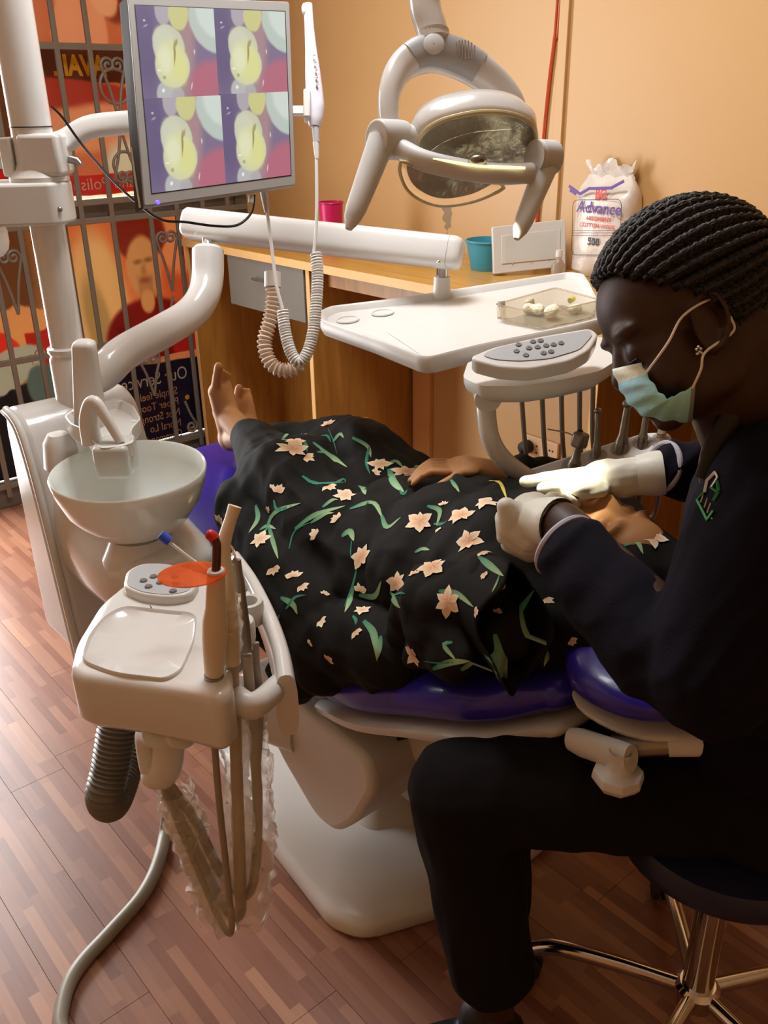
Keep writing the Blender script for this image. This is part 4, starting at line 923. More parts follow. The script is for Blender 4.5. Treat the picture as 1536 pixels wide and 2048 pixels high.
# underside body with curved keypad front
ub = [(935, 705), (1010, 690), (1150, 660), (1205, 655), (1236, 700), (1200, 722), (1120, 740), (1040, 752), (960, 752), (925, 735)]
u3 = round_poly([tp(a, b, -.03) for a, b in ub], .01, 3); uc3 = np.mean(u3, 0)
MB().rings([[p + tn * .012 for p in u3], u3, [uc3 + (p - uc3) * .97 - tn * .012 for p in u3], [uc3 + (p - uc3) * .85 - tn * .024 for p in u3], [uc3 + (p - uc3) * .5 - tn * .03 for p in u3]]).obj('underbody', WHITE_M, ic_, True, angle=50)
back = [(880, 620), (1150, 590), (1180, 660), (960, 700)]
MB().prism([tp(a, b, -.034) for a, b in back], -tn * .03).obj('belly', WHITE_M, ic_, True, bevel=.012)
# keypad: a sloping face toward the dentist
kn = unit(-CF * .55 + tn * .85); ko = atD(1070, 700, 1.51)
def kp(px, py, off=0): return atP(px, py, ko, kn) + kn * off
frm = [(942, 712), (985, 694), (1080, 672), (1180, 655), (1198, 668), (1180, 700), (1140, 722), (1060, 738), (1000, 735), (950, 722)]
MB().prism(round_poly([kp(a, b) for a, b in frm], .012, 4), -kn * .03).obj('keypad_rim', WHITE, ic_, True, bevel=.004)
pad = [(962, 711), (1000, 695), (1090, 676), (1180, 661), (1184, 672), (1160, 700), (1100, 718), (1040, 723), (990, 720)]
kpo = MB().prism(round_poly([kp(a, b, .0005) for a, b in pad], .012, 4), kn * .0012).obj('keypad', GREYP, ic_, True)
M_KEY = mat('keypad_button', '#6d6a68', .4)
for a, b in ((1033, 704), (1037, 691), (1058, 698), (1052, 712), (1066, 685), (1081, 683), (1075, 696), (1092, 693), (1107, 691), (1122, 688), (1087, 708), (1102, 705)):
    k_ = MB().lathe([(.001, .002), (.0045, .002), (.0055, .0005)], kp(a, b, .0015), frame(kn), 16).obj('button', M_KEY, kpo)
MB().tube([tp(975, 745, -.05), atD(972, 780, 1.59)], .0235, 22).obj('elbow_collar', WHITE_M, ic_)
ep = [atD(971, 762, 1.59), atD(973, 830, 1.60), atD(982, 880, 1.61), atD(1008, 920, 1.635), atD(1050, 952, 1.67), atD(1080, 965, 1.69)]
MB().tube(spline(ep, 6), .0175, 22).obj('elbow_pipe', WHITE, ic_)
# instrument rail
ro_, rn_ = atD(1060, 945, 1.67), unit(np.array([.15, -.5, .85]))
def rp_(px, py, off=0): return atP(px, py, ro_, rn_) + rn_ * off
rl = [(1036, 955), (1050, 938), (1120, 915), (1230, 880), (1290, 862), (1330, 862), (1352, 880), (1345, 905), (1260, 935), (1150, 965), (1060, 985)]
MB().prism(round_poly([rp_(a, b) for a, b in rl], .015, 4), -rn_ * .03).obj('instrument_rail', WHITE_M, ic_, True, bevel=.008)
slots = [(1140, 930), (1195, 912), (1240, 897), (1285, 884), (1322, 880)]
M_SLOT = mat('slot_grey', '#a39c92', .5)
for a, b in slots: MB().lathe([(.001, .0008), (.012, .0008), (.016, .001), (.018, .0)], rp_(a, b, .0004), frame(rn_), 24).obj('slot_ring', M_SLOT, ic_)
# hand instruments standing in the rail, with hoses up to the console
M_HP = mat('handpiece_metal', '#8b8478', .38, .55, var=.1); M_HP2 = mat('handpiece_cream', '#c7b79c', .45)
HPS = [('syringe_handpiece', 'dark-headed air syringe leaning in the left slot of the instrument rail', (1140, 940), (1160, 880), .011, M_HP, (1040, 765)),
       ('slim_handpiece', 'slim grey handpiece with knob end, second on the instrument rail', (1190, 925), (1196, 822), .0075, M_HP, (1082, 757)),
       ('thick_handpiece', 'thick grey turbine handpiece in the middle of the instrument rail', (1235, 915), (1256, 808), .011, M_HP, (1122, 748)),
       ('straight_handpiece', 'grey straight handpiece just right of the thick turbine handpiece', (1278, 905), (1296, 806), .0085, M_HP, (1160, 742)),
       ('cream_handpiece', 'cream handpiece at the right end of the instrument rail', (1318, 895), (1330, 800), .008, M_HP2, (1188, 735))]
for nm, lb, b_, t2, r, m_, hz in HPS:
    p0 = rp_(*b_, -.02); p1 = atD(t2[0], t2[1], np.dot(p0 - CC, CF) - .03)
    th = thing(nm, lb, 'handpiece', p0)
    ax = unit(p1 - p0); Ln = np.linalg.norm(p1 - p0)
    MB().tube([p0 + ax * Ln * u for u in (0, .15, .3, .42, .5, .7, .88, 1)], [r * k for k in (.7, .95, 1.1, 1.0, .75, .7, .62, .6)], 16).obj('grip', m_, th)
    for u in (.33, .38): MB().tube([p0 + ax * Ln * u, p0 + ax * Ln * (u + .012)], r * 1.15, 16).obj('ring', STEEL, th)
    hd = p1
    if nm == 'syringe_handpiece':
        MB().box(hd, (.026, .024, .03), frame(ax)).obj('head', M_HP, th, True, bevel=.006)
        MB().tube(spline([hd + CR * -.005, hd - CR * .02 + CU * .012, hd - CR * .06 + CU * .02], 5), .0014, 8).obj('nozzle', STEEL, th)
        MB().ell(hd + CU * .016, (.006, .006, .004)).obj('button', DARK, th)
    else: MB().ell(hd, (r * .95, r * .95, r * .8), frame(ax)).obj('head', m_, th)
    hu = tp(hz[0], hz[1] - 45, -.04)
    dn = p0 + rn_ * -.02
    MB().tube(spline([p0, p0 + np.array([-.01, .03, -.07]), p0 + np.array([-.05, .08, -.17]), (p0 + hu) / 2 + np.array([-.07, .12, -.24]), hu + np.array([-.05, .10, -.22]) , hu], 8), .0048, 8).obj('hose', HOSE, th)
# ------------------------------------------------------------------ clear box with cotton on the tray
cbx = [tp(985, 640, -.006), tp(1110, 655, -.006), tp(1195, 625, -.006), tp(1175, 585, -.006), tp(1040, 600, -.006)]
bo3 = [tp(992, 636, -.0075), tp(1085, 655, -.0075), tp(1200, 628, -.0075), tp(1110, 602, -.0075)]
bxh = thing('clear_tray_box', 'shallow clear plastic box on the white tray, holding cotton balls', 'box', tp(1090, 630, -.0075))
M_CLR = mat('thin_clear_plastic', '#efe9dc', .1, trans=.9, ior=1.12, var=0)
cb_ = np.mean(bo3, 0)
rg = [[cb_ + (p - cb_) * k + tn * h for p in round_poly(bo3, .012, 4)] for k, h in ((.9, .0005), (.93, .003), (1.0, .034), (1.03, .035), (1.03, .0365), (.985, .036), (.915, .005), (.88, .003))]
MB().rings(rg).obj('tub', M_CLR, bxh, True)
MB().tube([cb_ + (p - cb_) * 1.03 + tn * .036 for p in round_poly(bo3, .012, 4)], .0012, 6, closed=True).obj('lip', M_CLR, bxh)
M_COT = mat('cotton', '#e6e0c4', .9, var=.08, vscale=40, bump=.6, bscale=120)
def tuft(px, py, r, name, label, m_, h=.012):
    c_ = tp(px, py, h * .9 - .004); b_ = MB(); random.seed(int(px * 7 + py))
    for i in range(7): b_.ell(c_ + (CR * (random.random() - .5) + CU * (random.random() - .5) * .5 + CF * (random.random() - .5)) * r * 1.1, (r * .6, r * .6, r * .55), nu=12, nv=8)
    me = remesh(b_, r * .16, 3); o = finish(me, name, m_, None, fix=False); return tag(o, label, 'cotton', 'cotton pieces in the clear box')
tuft(1068, 624, 0.0203, 'cotton_ball', 'pale round cotton ball at the left of the clear box', M_COT)
tuft(1098, 634, 0.0189, 'cotton_ball', 'torn cotton ball standing near the front of the clear box', M_COT, .016)
tuft(1055, 612, 0.0135, 'cotton_ball', 'small cotton scrap at the back left of the clear box', M_COT)
tuft(1150, 622, 0.0162, 'cotton_ball', 'flattened cotton piece at the right of the clear box', M_COT, .009)
tag(MB().tube([tp(1140, 607, .006), tp(1147, 604, .008)], .006, 14).obj('yellow_cap', mat('yellow_plastic', '#e8dc2c', .4), None), 'small bright yellow plastic cap inside the clear box', 'cap')
vl = thing('clear_vial', 'small clear vial with white cap beside the cotton box on the tray', 'vial', tp(1003, 628, -.0075))
MB().lathe([(.001, .0006), (.009, .0006), (.0095, .003), (.0095, .022), (.007, .024)], tp(1003, 628, -.0075), frame(tn), 20).obj('tube', M_CLR, vl)
MB().lathe([(.001, .036), (.0075, .036), (.008, .024), (.001, .024)], tp(1003, 628, -.0075), frame(tn), 20).obj('cap', WHITE_M, vl)
# ================================================================== assistant's console
AZ = .82
ac = thing('assistant_console', 'white assistant console with tray top, grey keypad and instrument holders', 'dental console', atZ(300, 1300, AZ) - np.array([0, 0, .08]))
def az(px, py, off=0): return atZ(px, py, AZ) + np.array([0, 0, off])
outl = [(138, 1338), (150, 1285), (200, 1205), (255, 1160), (300, 1140), (400, 1136), (440, 1160), (452, 1240), (445, 1310), (470, 1375), (440, 1400), (380, 1385), (280, 1368), (160, 1352)]
lo = round_poly([az(a, b) for a, b in outl], .022, 5); cen = np.mean(lo, 0)
def asc(k, d): return [cen + (p - cen) * (1 - k / np.linalg.norm(p[:2] - cen[:2])) * np.array([1, 1, 0]) + cen * np.array([0, 0, 1]) - cen * 0 + (np.array([0, 0, d])) if False else np.array([cen[0] + (p[0] - cen[0]) * (1 - k / np.linalg.norm(p[:2] - cen[:2])), cen[1] + (p[1] - cen[1]) * (1 - k / np.linalg.norm(p[:2] - cen[:2])), AZ + d]) for p in lo]
MB().rings([asc(.02, -.088), asc(.006, -.085), asc(.0, -.075), asc(0, -.014), asc(.003, -.004), asc(.010, 0), asc(.03, .0005), asc(.10, .0005)]).obj('body', WHITE, ac, True, angle=50)
ry = [(165, 1325), (180, 1275), (215, 1235), (250, 1218), (340, 1228), (392, 1232), (385, 1290), (360, 1345), (330, 1362), (230, 1350)]
r3 = round_poly([az(a, b, .0012) for a, b in ry], .02, 5); rc = np.mean(r3, 0)
MB().rings([[rc + (p - rc) * s_ + np.array([0, 0, d]) for p in r3] for s_, d in ((1.03, -.002), (1.03, .003), (1.015, .0045), (1.0, .003), (.975, -.0004), (.5, -.0004), (.05, -.0004))], True, True).obj('tray_recess', WHITE, ac, True, angle=60)
kb_ = [(248, 1190), (255, 1158), (285, 1142), (330, 1142), (390, 1155), (400, 1180), (385, 1205), (340, 1212), (285, 1206)]
k3 = round_poly([az(a, b, .0) for a, b in kb_], .014, 5); kc = np.mean(k3, 0)
MB().rings([[kc + (p - kc) * s_ + np.array([0, 0, d]) for p in k3] for s_, d in ((1.0, -.002), (1.0, .010), (.985, .014), (.94, .0155), (.3, .0155))]).obj('keypad_block', WHITE_M, ac, True, angle=50)
kd = MB().prism([kc + (p - kc) * .90 + np.array([0, 0, .0155]) for p in k3], (0, 0, .001)).obj('keypad', GREYP, ac, False)
for a, b in ((287, 1162), (307, 1154), (297, 1174), (320, 1166), (346, 1183), (352, 1168), (350, 1155)):
    MB().lathe([(.001, .0028), (.005, .0028), (.0062, .001)], atZ(a, b, AZ + .0162), None, 16).obj('button', M_KEY, kd)
# curved holder wing on the right
wp = spline([atZ(470, 1112, .80), atZ(505, 1165, .80), atZ(540, 1240, .79), atZ(562, 1310, .775), atZ(572, 1375, .765)], 6)
rings = []
for i, p in enumerate(wp):
    t_ = unit(wp[min(i + 1, len(wp) - 1)] - wp[max(i - 1, 0)]); n_ = np.array([-t_[1], t_[0], 0]); n_ = unit(n_)
    u = i / (len(wp) - 1); hh = .022 + .030 * u
    rings.append(superring(p + np.array([0, 0, -hh * .6]), n_, np.array([0, 0, 1.]), .010 + .006 * u, hh, 3, 20))
wg = MB().rings(rings).obj('holder_wing', WHITE, ac)
lk = spline([az(420, 1300, -.03), az(455, 1330, -.045), az(500, 1350, -.05), atZ(560, 1370, .75)], 5)
MB().tube(lk, .017, 14, True, 1.2, (0, 0, 1)).obj('holder_beam', WHITE_M, ac)
lk = spline([az(430, 1180, -.03), az(465, 1190, -.04), atZ(510, 1190, .78)], 5)
MB().tube(lk, .014, 14, True, 1.2, (0, 0, 1)).obj('holder_beam', WHITE_M, ac)
HOLD = [(433, 1362), (455, 1312), (478, 1262), (497, 1222)]
for a, b in HOLD:
    c0 = atZ(a, b, .80); rg = []
    for q_ in np.linspace(math.radians(-150), math.radians(150), 22):
        d_ = np.array([math.cos(q_ + .6), math.sin(q_ + .6), 0]); rg.append(superring(c0 + d_ * .019, d_, np.array([0, 0, 1.]), .0055, .020, 3, 12))
    MB().rings(rg).obj('holder_hook', WHITE_M, ac, True)
# support pipe below
MB().tube(spline([az(300, 1360, -.085), atD(300, 1470, 1.27), atD(308, 1530, 1.28), atD(318, 1550, 1.285)], 6), .021, 20).obj('support_leg', WHITE_M, ac)
MB().tube(spline([az(352, 1360, -.085), atD(342, 1470, 1.24), atD(334, 1530, 1.26), atD(322, 1550, 1.275)], 6), .022, 20).obj('support_leg', WHITE_M, ac)
MB().ell(atD(318, 1548, 1.278), (.026, .026, .018)).obj('leg_joint', WHITE_M, ac)
sb = [az(300, 1290, -.06), np.array([-1.28, .60, .70]), np.array([-1.45, .68, .66])]
MB().tube(spline(sb, 6), .03, 20).obj('link_arm', WHITE_M, ac)
# ------------------------------------------------------------------ instruments in the holders, each with its own hose
M_FILM = mat('plastic_film', '#efe6d2', .2, trans=.6, alpha=.5, var=.05, ior=1.1, bump=.7, bscale=45)
def film(pts, r, nm, par, amp=.3):
    P_ = resample(spline(pts, 8), 60); k = random.random() * 10
    rr_ = [r * (1 + amp * (noise.noise(Vector((i * .16, k, 0))) + .35 * noise.noise(Vector((i * .45, k, 3))))) for i in range(60)]
    mb = MB().tube(P_, rr_, 14, False)
    mb.v = [tuple(np.array(v) + .45 * r * np.array([noise.noise(Vector(v) * 55), noise.noise(Vector(v) * 95 + Vector((7, 1, 2))), noise.noise(Vector(v) * 80 + Vector((3, 9, 1)))])) for v in mb.v]
    return mb.obj(nm, M_FILM, par)
LOOPB = atD(325, 1552, 1.28)
def hosepath(top, mids): return spline([top] + mids + [LOOPB], 8)
# curing light
cl = thing('curing_light', 'cream curing light with orange oval shield and red-tipped light guide', 'curing light', atZ(433, 1362, .80))
g0, g1 = atD(428, 1352, 1.17), atD(432, 1150, 1.115)
ax = g1 - g0
M_CLB = mat('cream_grip', '#d8c8ae', .42)
MB().tube([g0 + ax * u for u in (0, .04, .2, .4, .55, .7, .85, 1)], [.0105, .0125, .0145, .0165, .0165, .013, .0125, .0115], 24).obj('grip', M_CLB, cl)
MB().tube([g0 - unit(ax) * .012, g0 + unit(ax) * .002], .013, 20).obj('end_ring', STEEL, cl)
so_ = atD(384, 1150, 1.113); sn = unit(np.array([.05, -.1, 1]) + CU * .1)
sh3 = [so_ + (frame(sn, CR) @ np.array([.043 * math.cos(a), .030 * math.sin(a), 0])) for a in np.linspace(0, 6.283, 40, endpoint=False)]
M_ORS = mat('orange_acrylic', '#f2621a', .08, trans=.7, alpha=.8, var=0, ior=1.15)
MB().prism(sh3, sn * .0018).obj('shield', M_ORS, cl)
MB().lathe([(.001, .003), (.010, .003), (.0115, 0), (.0115, -.004), (.001, -.004)], g1 + CU * .004, frame(sn), 24).obj('shield_collar', WHITE_M, cl)
MB().tube(spline([g1, atD(433, 1105, 1.113), atD(433, 1088, 1.113), atD(428, 1076, 1.112)], 5), .0058, 14).obj('light_guide', mat('dark_guide', '#4a1f14', .3), cl)
MB().tube(spline([atD(430, 1080, 1.112), atD(424, 1072, 1.112), atD(414, 1066, 1.112)], 5), [.0072] * 8 + [.007, .0065, .005], 14).obj('red_tip', mat('red_tip', '#b8201c', .35), cl)
hp = [g0 - unit(ax) * .01, atD(428, 1460, 1.19), atD(438, 1600, 1.22), atD(455, 1760, 1.27), atD(463, 1862, 1.30), atD(440, 1840, 1.32), atD(395, 1740, 1.32), atD(345, 1620, 1.30)]
MB().tube(spline(hp + [LOOPB], 8), .0048, 10).obj('hose', HOSE, cl)
# suction tip
su = thing('suction_handpiece', 'ivory angled suction tube in plastic sleeve behind the curing light', 'suction tube', atZ(455, 1312, .80))
M_IV = mat('ivory_plastic', '#ddd0b4', .4)
sp_ = [atD(464, 1325, 1.19), atD(458, 1240, 1.165), atD(450, 1150, 1.15), atD(446, 1100, 1.145), atD(454, 1062, 1.142), atD(470, 1012, 1.14)]
P_ = spline(sp_, 6); MB().tube(P_, np.interp(np.linspace(0, 1, len(P_)), [0, .3, .6, .9, 1], [.012, .0115, .0098, .0078, .0088]), 18).obj('tube', M_IV, su)
film([atD(460, 1320, 1.185), atD(459, 1260, 1.17), atD(455, 1190, 1.155)], .0155, 'sleeve', su, .35)
hs_ = [atD(464, 1325, 1.19), atD(470, 1450, 1.22), atD(475, 1600, 1.25), atD(480, 1760, 1.29), atD(478, 1830, 1.32), atD(440, 1800, 1.34), atD(390, 1700, 1.34), atD(345, 1610, 1.31)]
MB().tube(spline(hs_ + [LOOPB], 8), .0085, 12).obj('hose', mat('beige_hose', '#a3917a', .5), su)
film([atD(468, 1420, 1.21), atD(473, 1560, 1.24), atD(476, 1700, 1.28), atD(455, 1835, 1.31), atD(440, 1830, 1.33), atD(395, 1730, 1.34), atD(350, 1620, 1.31)], .019, 'hose_sleeve', su, .4)
# three-way syringe
sy = thing('air_water_syringe', 'grey metal air-water syringe in the third holder of the assistant console', 'syringe', atZ(478, 1262, .80))
MB().tube(spline([atD(492, 1300, 1.23), atD(482, 1220, 1.205), atD(474, 1150, 1.19), atD(470, 1120, 1.185)], 5), [.0095] * 6 + [.009] * 4 + [.008] * 6, 16).obj('grip', mat('syringe_grey', '#8e8a86', .35, .5), sy)
MB().tube([atD(470, 1125, 1.183), atD(462, 1118, 1.18)], .006, 12).obj('trigger', STEEL, sy)
MB().tube(spline([atD(470, 1120, 1.185), atD(466, 1100, 1.184), atD(455, 1085, 1.18)], 5), .002, 8).obj('nozzle', CHROME, sy)
hs_ = [atD(494, 1310, 1.235), atD(505, 1450, 1.26), atD(515, 1600, 1.29), atD(510, 1740, 1.31), atD(490, 1790, 1.33), atD(440, 1740, 1.34), atD(390, 1640, 1.33), atD(350, 1585, 1.31)]
MB().tube(spline(hs_ + [LOOPB], 8), .0075, 12).obj('hose', MATS['beige_hose'], sy)
film([atD(503, 1420, 1.255), atD(513, 1540, 1.28), atD(516, 1640, 1.30), atD(512, 1735, 1.31), atD(500, 1850, 1.33)], .024, 'hose_sleeve', sy, .45)
film([atD(345, 1575, 1.30), atD(385, 1680, 1.33), atD(420, 1790, 1.335), atD(432, 1840, 1.335)], .026, 'hose_sleeve', sy, .4)
# saliva ejector with blue tip
se = thing('saliva_ejector', 'thin white saliva ejector with blue tip leaning out of the last holder', 'saliva ejector', atZ(497, 1222, .80))
MB().tube(spline([atD(510, 1290, 1.26), atD(480, 1200, 1.235), atD(430, 1150, 1.225), atD(385, 1120, 1.22), atD(340, 1085, 1.215)], 6), .0022, 10).obj('tube', WHITE_M, se)
MB().tube([atD(321, 1069, 1.212), atD(339, 1084, 1.215)], .0072, 14).obj('blue_tip', mat('blue_tip', '#2c4fc0', .4), se)
MB().tube(spline([atD(510, 1285, 1.26), atD(512, 1330, 1.265), atD(520, 1420, 1.28), atD(512, 1560, 1.30)], 6), .006, 10).obj('hose', HOSE, se)
# ================================================================== hoses on the floor side
ch_ = thing('ribbed_hose', 'thick grey ribbed suction hose hanging in a loop behind the assistant console', 'hose', atD(210, 1615, 1.48))
hp = resample(spline([atD(245, 1390, 1.45), atD(236, 1440, 1.45), atD(222, 1530, 1.455), atD(210, 1590, 1.46), atD(224, 1602, 1.50), atD(248, 1540, 1.56), atD(268, 1460, 1.60), atD(280, 1380, 1.62)], 8), 260)
MB().tube(hp, [.0300 + .0022 * math.sin(i * 1.25) for i in range(260)], 22).obj('ribbed_tube', mat('ribbed_grey', '#6c675c', .42), ch_)
MB().tube([hp[0], hp[12]], .034, 22).obj('cuff', mat('hose_cuff', '#57534a', .5), ch_)
fh_ = thing('floor_hose', 'smooth grey hose curving across the wooden floor towards the viewer', 'hose', atZ(230, 1870, .0))
fpts = [np.array([-1.42, .62, .36]), atD(345, 1510, 1.66), atD(334, 1575, 1.72), atZ(334, 1640, .04), atZ(318, 1720, .0145), atZ(285, 1790, .0145), atZ(220, 1865, .0145), atZ(165, 1925, .0145), atZ(135, 1975, .0145), atZ(120, 2040, .0145), atZ(110, 2150, .0145), np.array([-1.12, -.05, .0145]), np.array([-1.35, -.5, .0145]), np.array([-1.9, -.9, .0145])]
MB().tube(spline(fpts, 8), .0142, 16).obj('tube', mat('floor_hose_grey', '#8d8676', .38), fh_)
MB().tube([fpts[0] + np.array([-.01, 0, .03]), fpts[0]], .018, 16).obj('cuff', GREYP, fh_)
# ================================================================== stool
st = thing('stool', 'round dark blue stool on a chrome five-spoke base under the dentist', 'stool', (-.462, 1.085, 0))
SX, SY = -.462, 1.085
MB().lathe([(.001, .425), (.10, .425), (.15, .432), (.168, .45), (.172, .47), (.162, .49), (.12, .50), (.001, .502)], (SX, SY, 0), None, 48).obj('seat', mat('navy_vinyl', '#20223f', .4), st)
MB().lathe([(.001, .412), (.10, .414), (.11, .426), (.001, .426)], (SX, SY, 0), None, 32).obj('seat_plate', DARK, st)
MB().lathe([(.001, .30), (.0145, .30), (.0145, .414), (.001, .414)], (SX, SY, 0), None, 24).obj('piston', CHROME, st)
MB().lathe([(.001, .372), (.030, .372), (.033, .376), (.033, .40), (.028, .408), (.001, .408)], (SX, SY, 0), None, 28).obj('collar', DARK, st)
MB().lathe([(.001, .09), (.026, .09), (.026, .372), (.001, .372)], (SX, SY, 0), None, 28).obj('column', CHROME, st)
MB().lathe([(.001, .075), (.036, .078), (.038, .11), (.030, .118), (.001, .118)], (SX, SY, 0), None, 28).obj('hub', CHROME, st)
tgt_ = atZ(1062, 1892, .07); a0 = math.atan2(tgt_[1] - SY, tgt_[0] - SX)
for i in range(5):
    a = a0 + i * 2 * math.pi / 5; d_ = np.array([math.cos(a), math.sin(a), 0]); o_ = np.array([SX, SY, 0])
    lg = MB().tube(spline([o_ + d_ * .02 + np.array([0, 0, .100]), o_ + d_ * .15 + np.array([0, 0, .098]), o_ + d_ * .245 + np.array([0, 0, .088]), o_ + d_ * .285 + np.array([0, 0, .066])], 6), .0135, 16, True, 1.1, (0, 0, 1)).obj('spoke', CHROME, st)
    MB().lathe([(.001, .026), (.007, .026), (.009, .066), (.001, .068)], o_ + d_ * .288, None, 12).obj('caster_stem', DARK, lg)
    for s_ in (-.010, .010): MB().tube([o_ + d_ * .29 + np.array([-d_[1], d_[0], 0]) * (s_ - .006) + np.array([0, 0, .022]), o_ + d_ * .29 + np.array([-d_[1], d_[0], 0]) * (s_ + .006) + np.array([0, 0, .022])], .0215, 18).obj('caster', DARK, lg)
# ================================================================== people: shared builders
def head_mb(O, hf, hu, hl, k=1.0, mouth_open=0.0):
    """O between the ears; hf forward, hu up, hl to the left of the head"""
    R3 = np.column_stack([hf, hu, hl])
    P_ = lambda f, u, l=0: O + (hf * f + hu * u + hl * l) * k
    b = MB(); E_ = lambda f, u, l, rf, ru, rl: b.ell(P_(f, u, l), (rf * k, ru * k, rl * k), R3, 24, 16)
    E_(-.012, .048, 0, .096, .082, .074); E_(.045, .045, 0, .052, .062, .062); E_(.05, -.02, 0, .050, .070, .058); E_(.04, -.058, 0, .048, .036, .050)
    E_(.074, -.078, 0, .020, .017, .022); E_(.020, -.05, .035, .045, .035, .020); E_(.020, -.05, -.035, .045, .035, .020)
    b.capsule(P_(.090, .018), P_(.105, -.016), .009 * k, .0125 * k, 12)
    for s_ in (-1, 1):
        E_(.101, -.022, .010 * s_, .009, .008, .009); E_(.082, .031, .028 * s_, .018, .010, .026); E_(.080, .006, .030 * s_, .016, .013, .017); E_(.068, -.032, .036 * s_, .026, .026, .022)
        # ear
        c_ = P_(.012, -.002, .066 * s_); ring = []
        for a in np.linspace(0, 2 * math.pi, 20, endpoint=False):
            ring.append(c_ + (hf * (.017 * math.cos(a) - .006 * math.sin(a)) + hu * (.030 * math.sin(a)) + hl * s_ * (.008 - .006 * math.cos(a))) * k)
        b.tube(ring, .0042 * k, 8, closed=True); E_(.014, -.004, .066 * s_, .014, .024, .006); E_(.020, -.030, .066 * s_, .008, .010, .006)
    if mouth_open: E_(.090, -.048, 0, .014, .007, .024); E_(.084, -.070, 0, .014, .007, .022)
    else: E_(.094, -.050, 0, .012, .007, .024); E_(.091, -.061, 0, .012, .008, .021)
    return b, P_
def finger(b, pts, r0, r1):
    n = len(pts); b.chain(pts, np.linspace(r0, r1, n), 10)

# ================================================================== dentist
SKIN_D = mat('dark_brown_skin', '#3b2418', .52, var=.08, vscale=14, sss=.05)
NAVY = mat('navy_scrub_cloth', '#0d0a17', .9, var=.10, vscale=5, bump=.12, bscale=320, spec=.2)
TROUS = mat('black_trouser_cloth', '#110e10', .9, var=.10, vscale=5, bump=.12, bscale=320, spec=.2)
HAIR = mat('black_braided_hair', '#15100d', .42, var=.2, vscale=60, bump=.5, bscale=260)
GLOVE = mat('white_latex_glove', '#dcdccf', .42, var=.03, bump=.12, bscale=40, sss=.05)
Q = atD
den = thing('person', 'seated dentist in dark navy scrubs and blue face mask leaning over the patient', 'person', (SX, SY, 0))
pit = math.radians(27); HF = unit(-CR * math.cos(pit) - CU * math.sin(pit)); HU = unit(-CR * math.sin(pit) + CU * math.cos(pit)); HL = -CF
HD = 1.0; EAR = Q(1392, 655, HD)
hb_, HP = head_mb(EAR, HF, HU, HL, .97)
bd = hb_
# neck, trunk, limbs
bd.capsule(HP(-.035, -.03), Q(1530, 905, 1.08), .056, .062); bd.capsule(HP(.005, -.06), Q(1490, 880, 1.06), .042, .05)
bd.capsule(Q(1605, 1020, 1.13), Q(1590, 1250, 1.16), .10, .12); bd.capsule(Q(1590, 1250, 1.16), Q(1545, 1540, 1.32), .12, .13)
bd.capsule(Q(1590, 985, 1.0), Q(1610, 950, 1.28), .055, .055)
W_L = Q(1125, 1052, 1.185); E_L = Q(1405, 1335, 1.0)
bd.chain([Q(1575, 990, .99), E_L, W_L], [.052, .045, .033])
W_R = Q(1300, 948, 1.385); E_R = Q(1470, 960, 1.44)
bd.chain([Q(1600, 935, 1.30), E_R, W_R], [.05, .042, .031])
KN_L, AN_L = Q(918, 1580, 1.34), Q(978, 1930, 1.46)
KN_R, AN_R = Q(985, 1510, 1.50), Q(1000, 1845, 1.68)
bd.chain([Q(1530, 1575, 1.32), KN_L, AN_L], [.085, .062, .042]); bd.chain([Q(1560, 1540, 1.45), KN_R, AN_R], [.085, .062, .042])
# hands (inside the gloves)
def left_hand(b, g):
    pc = Q(1066, 1040, 1.235)
    b.ell(pc, (.036 + g, .038 + g, .024 + g), frame(CF, CR), 20, 12); b.capsule(W_L, pc, .029 + g, .032 + g)
    K = [(1012, 1012, 1.215), (1008, 1036, 1.235), (1014, 1058, 1.255), (1024, 1076, 1.27)]
    for i, (a, c_, d_) in enumerate(K):
        p1 = Q(a, c_, d_); p2 = Q(a - 2 + i * 3, c_ + 46 - i * 8, d_ + .012); p3 = Q(a + 42 - i * 3, c_ + 76 - i * 14, d_ + .012); p4 = Q(a + 74 - i * 6, c_ + 80 - i * 16, d_ + .015)
        finger(b, [pc * .4 + p1 * .6, p1, p2, p3, p4], .0115 + g, .0082 + g)
    finger(b, [Q(1085, 1015, 1.26), Q(1105, 1000, 1.30), Q(1130, 1002, 1.345), Q(1150, 1006, 1.38)], .012 + g, .0085 + g)
def right_hand(b, g):
    pc = Q(1215, 958, 1.40)
    b.ell(pc, (.044 + g, .030 + g, .022 + g), frame(CF, CR), 20, 12); b.capsule(W_R, pc, .027 + g, .028 + g); b.capsule(W_R, Q(1245, 958, 1.40), .027 + g, .030 + g)
    finger(b, [Q(1190, 948, 1.41), Q(1140, 950, 1.415), Q(1090, 957, 1.415), Q(1050, 963, 1.41)], .0105 + g, .0078 + g)
    finger(b, [Q(1190, 962, 1.385), Q(1145, 966, 1.375), Q(1112, 972, 1.375), Q(1085, 976, 1.38)], .0105 + g, .0078 + g)
    finger(b, [Q(1195, 972, 1.37), Q(1160, 978, 1.36), Q(1135, 984, 1.37), Q(1118, 990, 1.385)], .010 + g, .0076 + g)
    finger(b, [Q(1205, 980, 1.37), Q(1178, 985, 1.365), Q(1160, 992, 1.375), Q(1150, 1003, 1.39)], .0092 + g, .007 + g)
    finger(b, [Q(1215, 968, 1.425), Q(1180, 982, 1.43), Q(1163, 998, 1.425), Q(1157, 1012, 1.42)], .011 + g, .008 + g)
left_hand(bd, 0); right_hand(bd, 0)
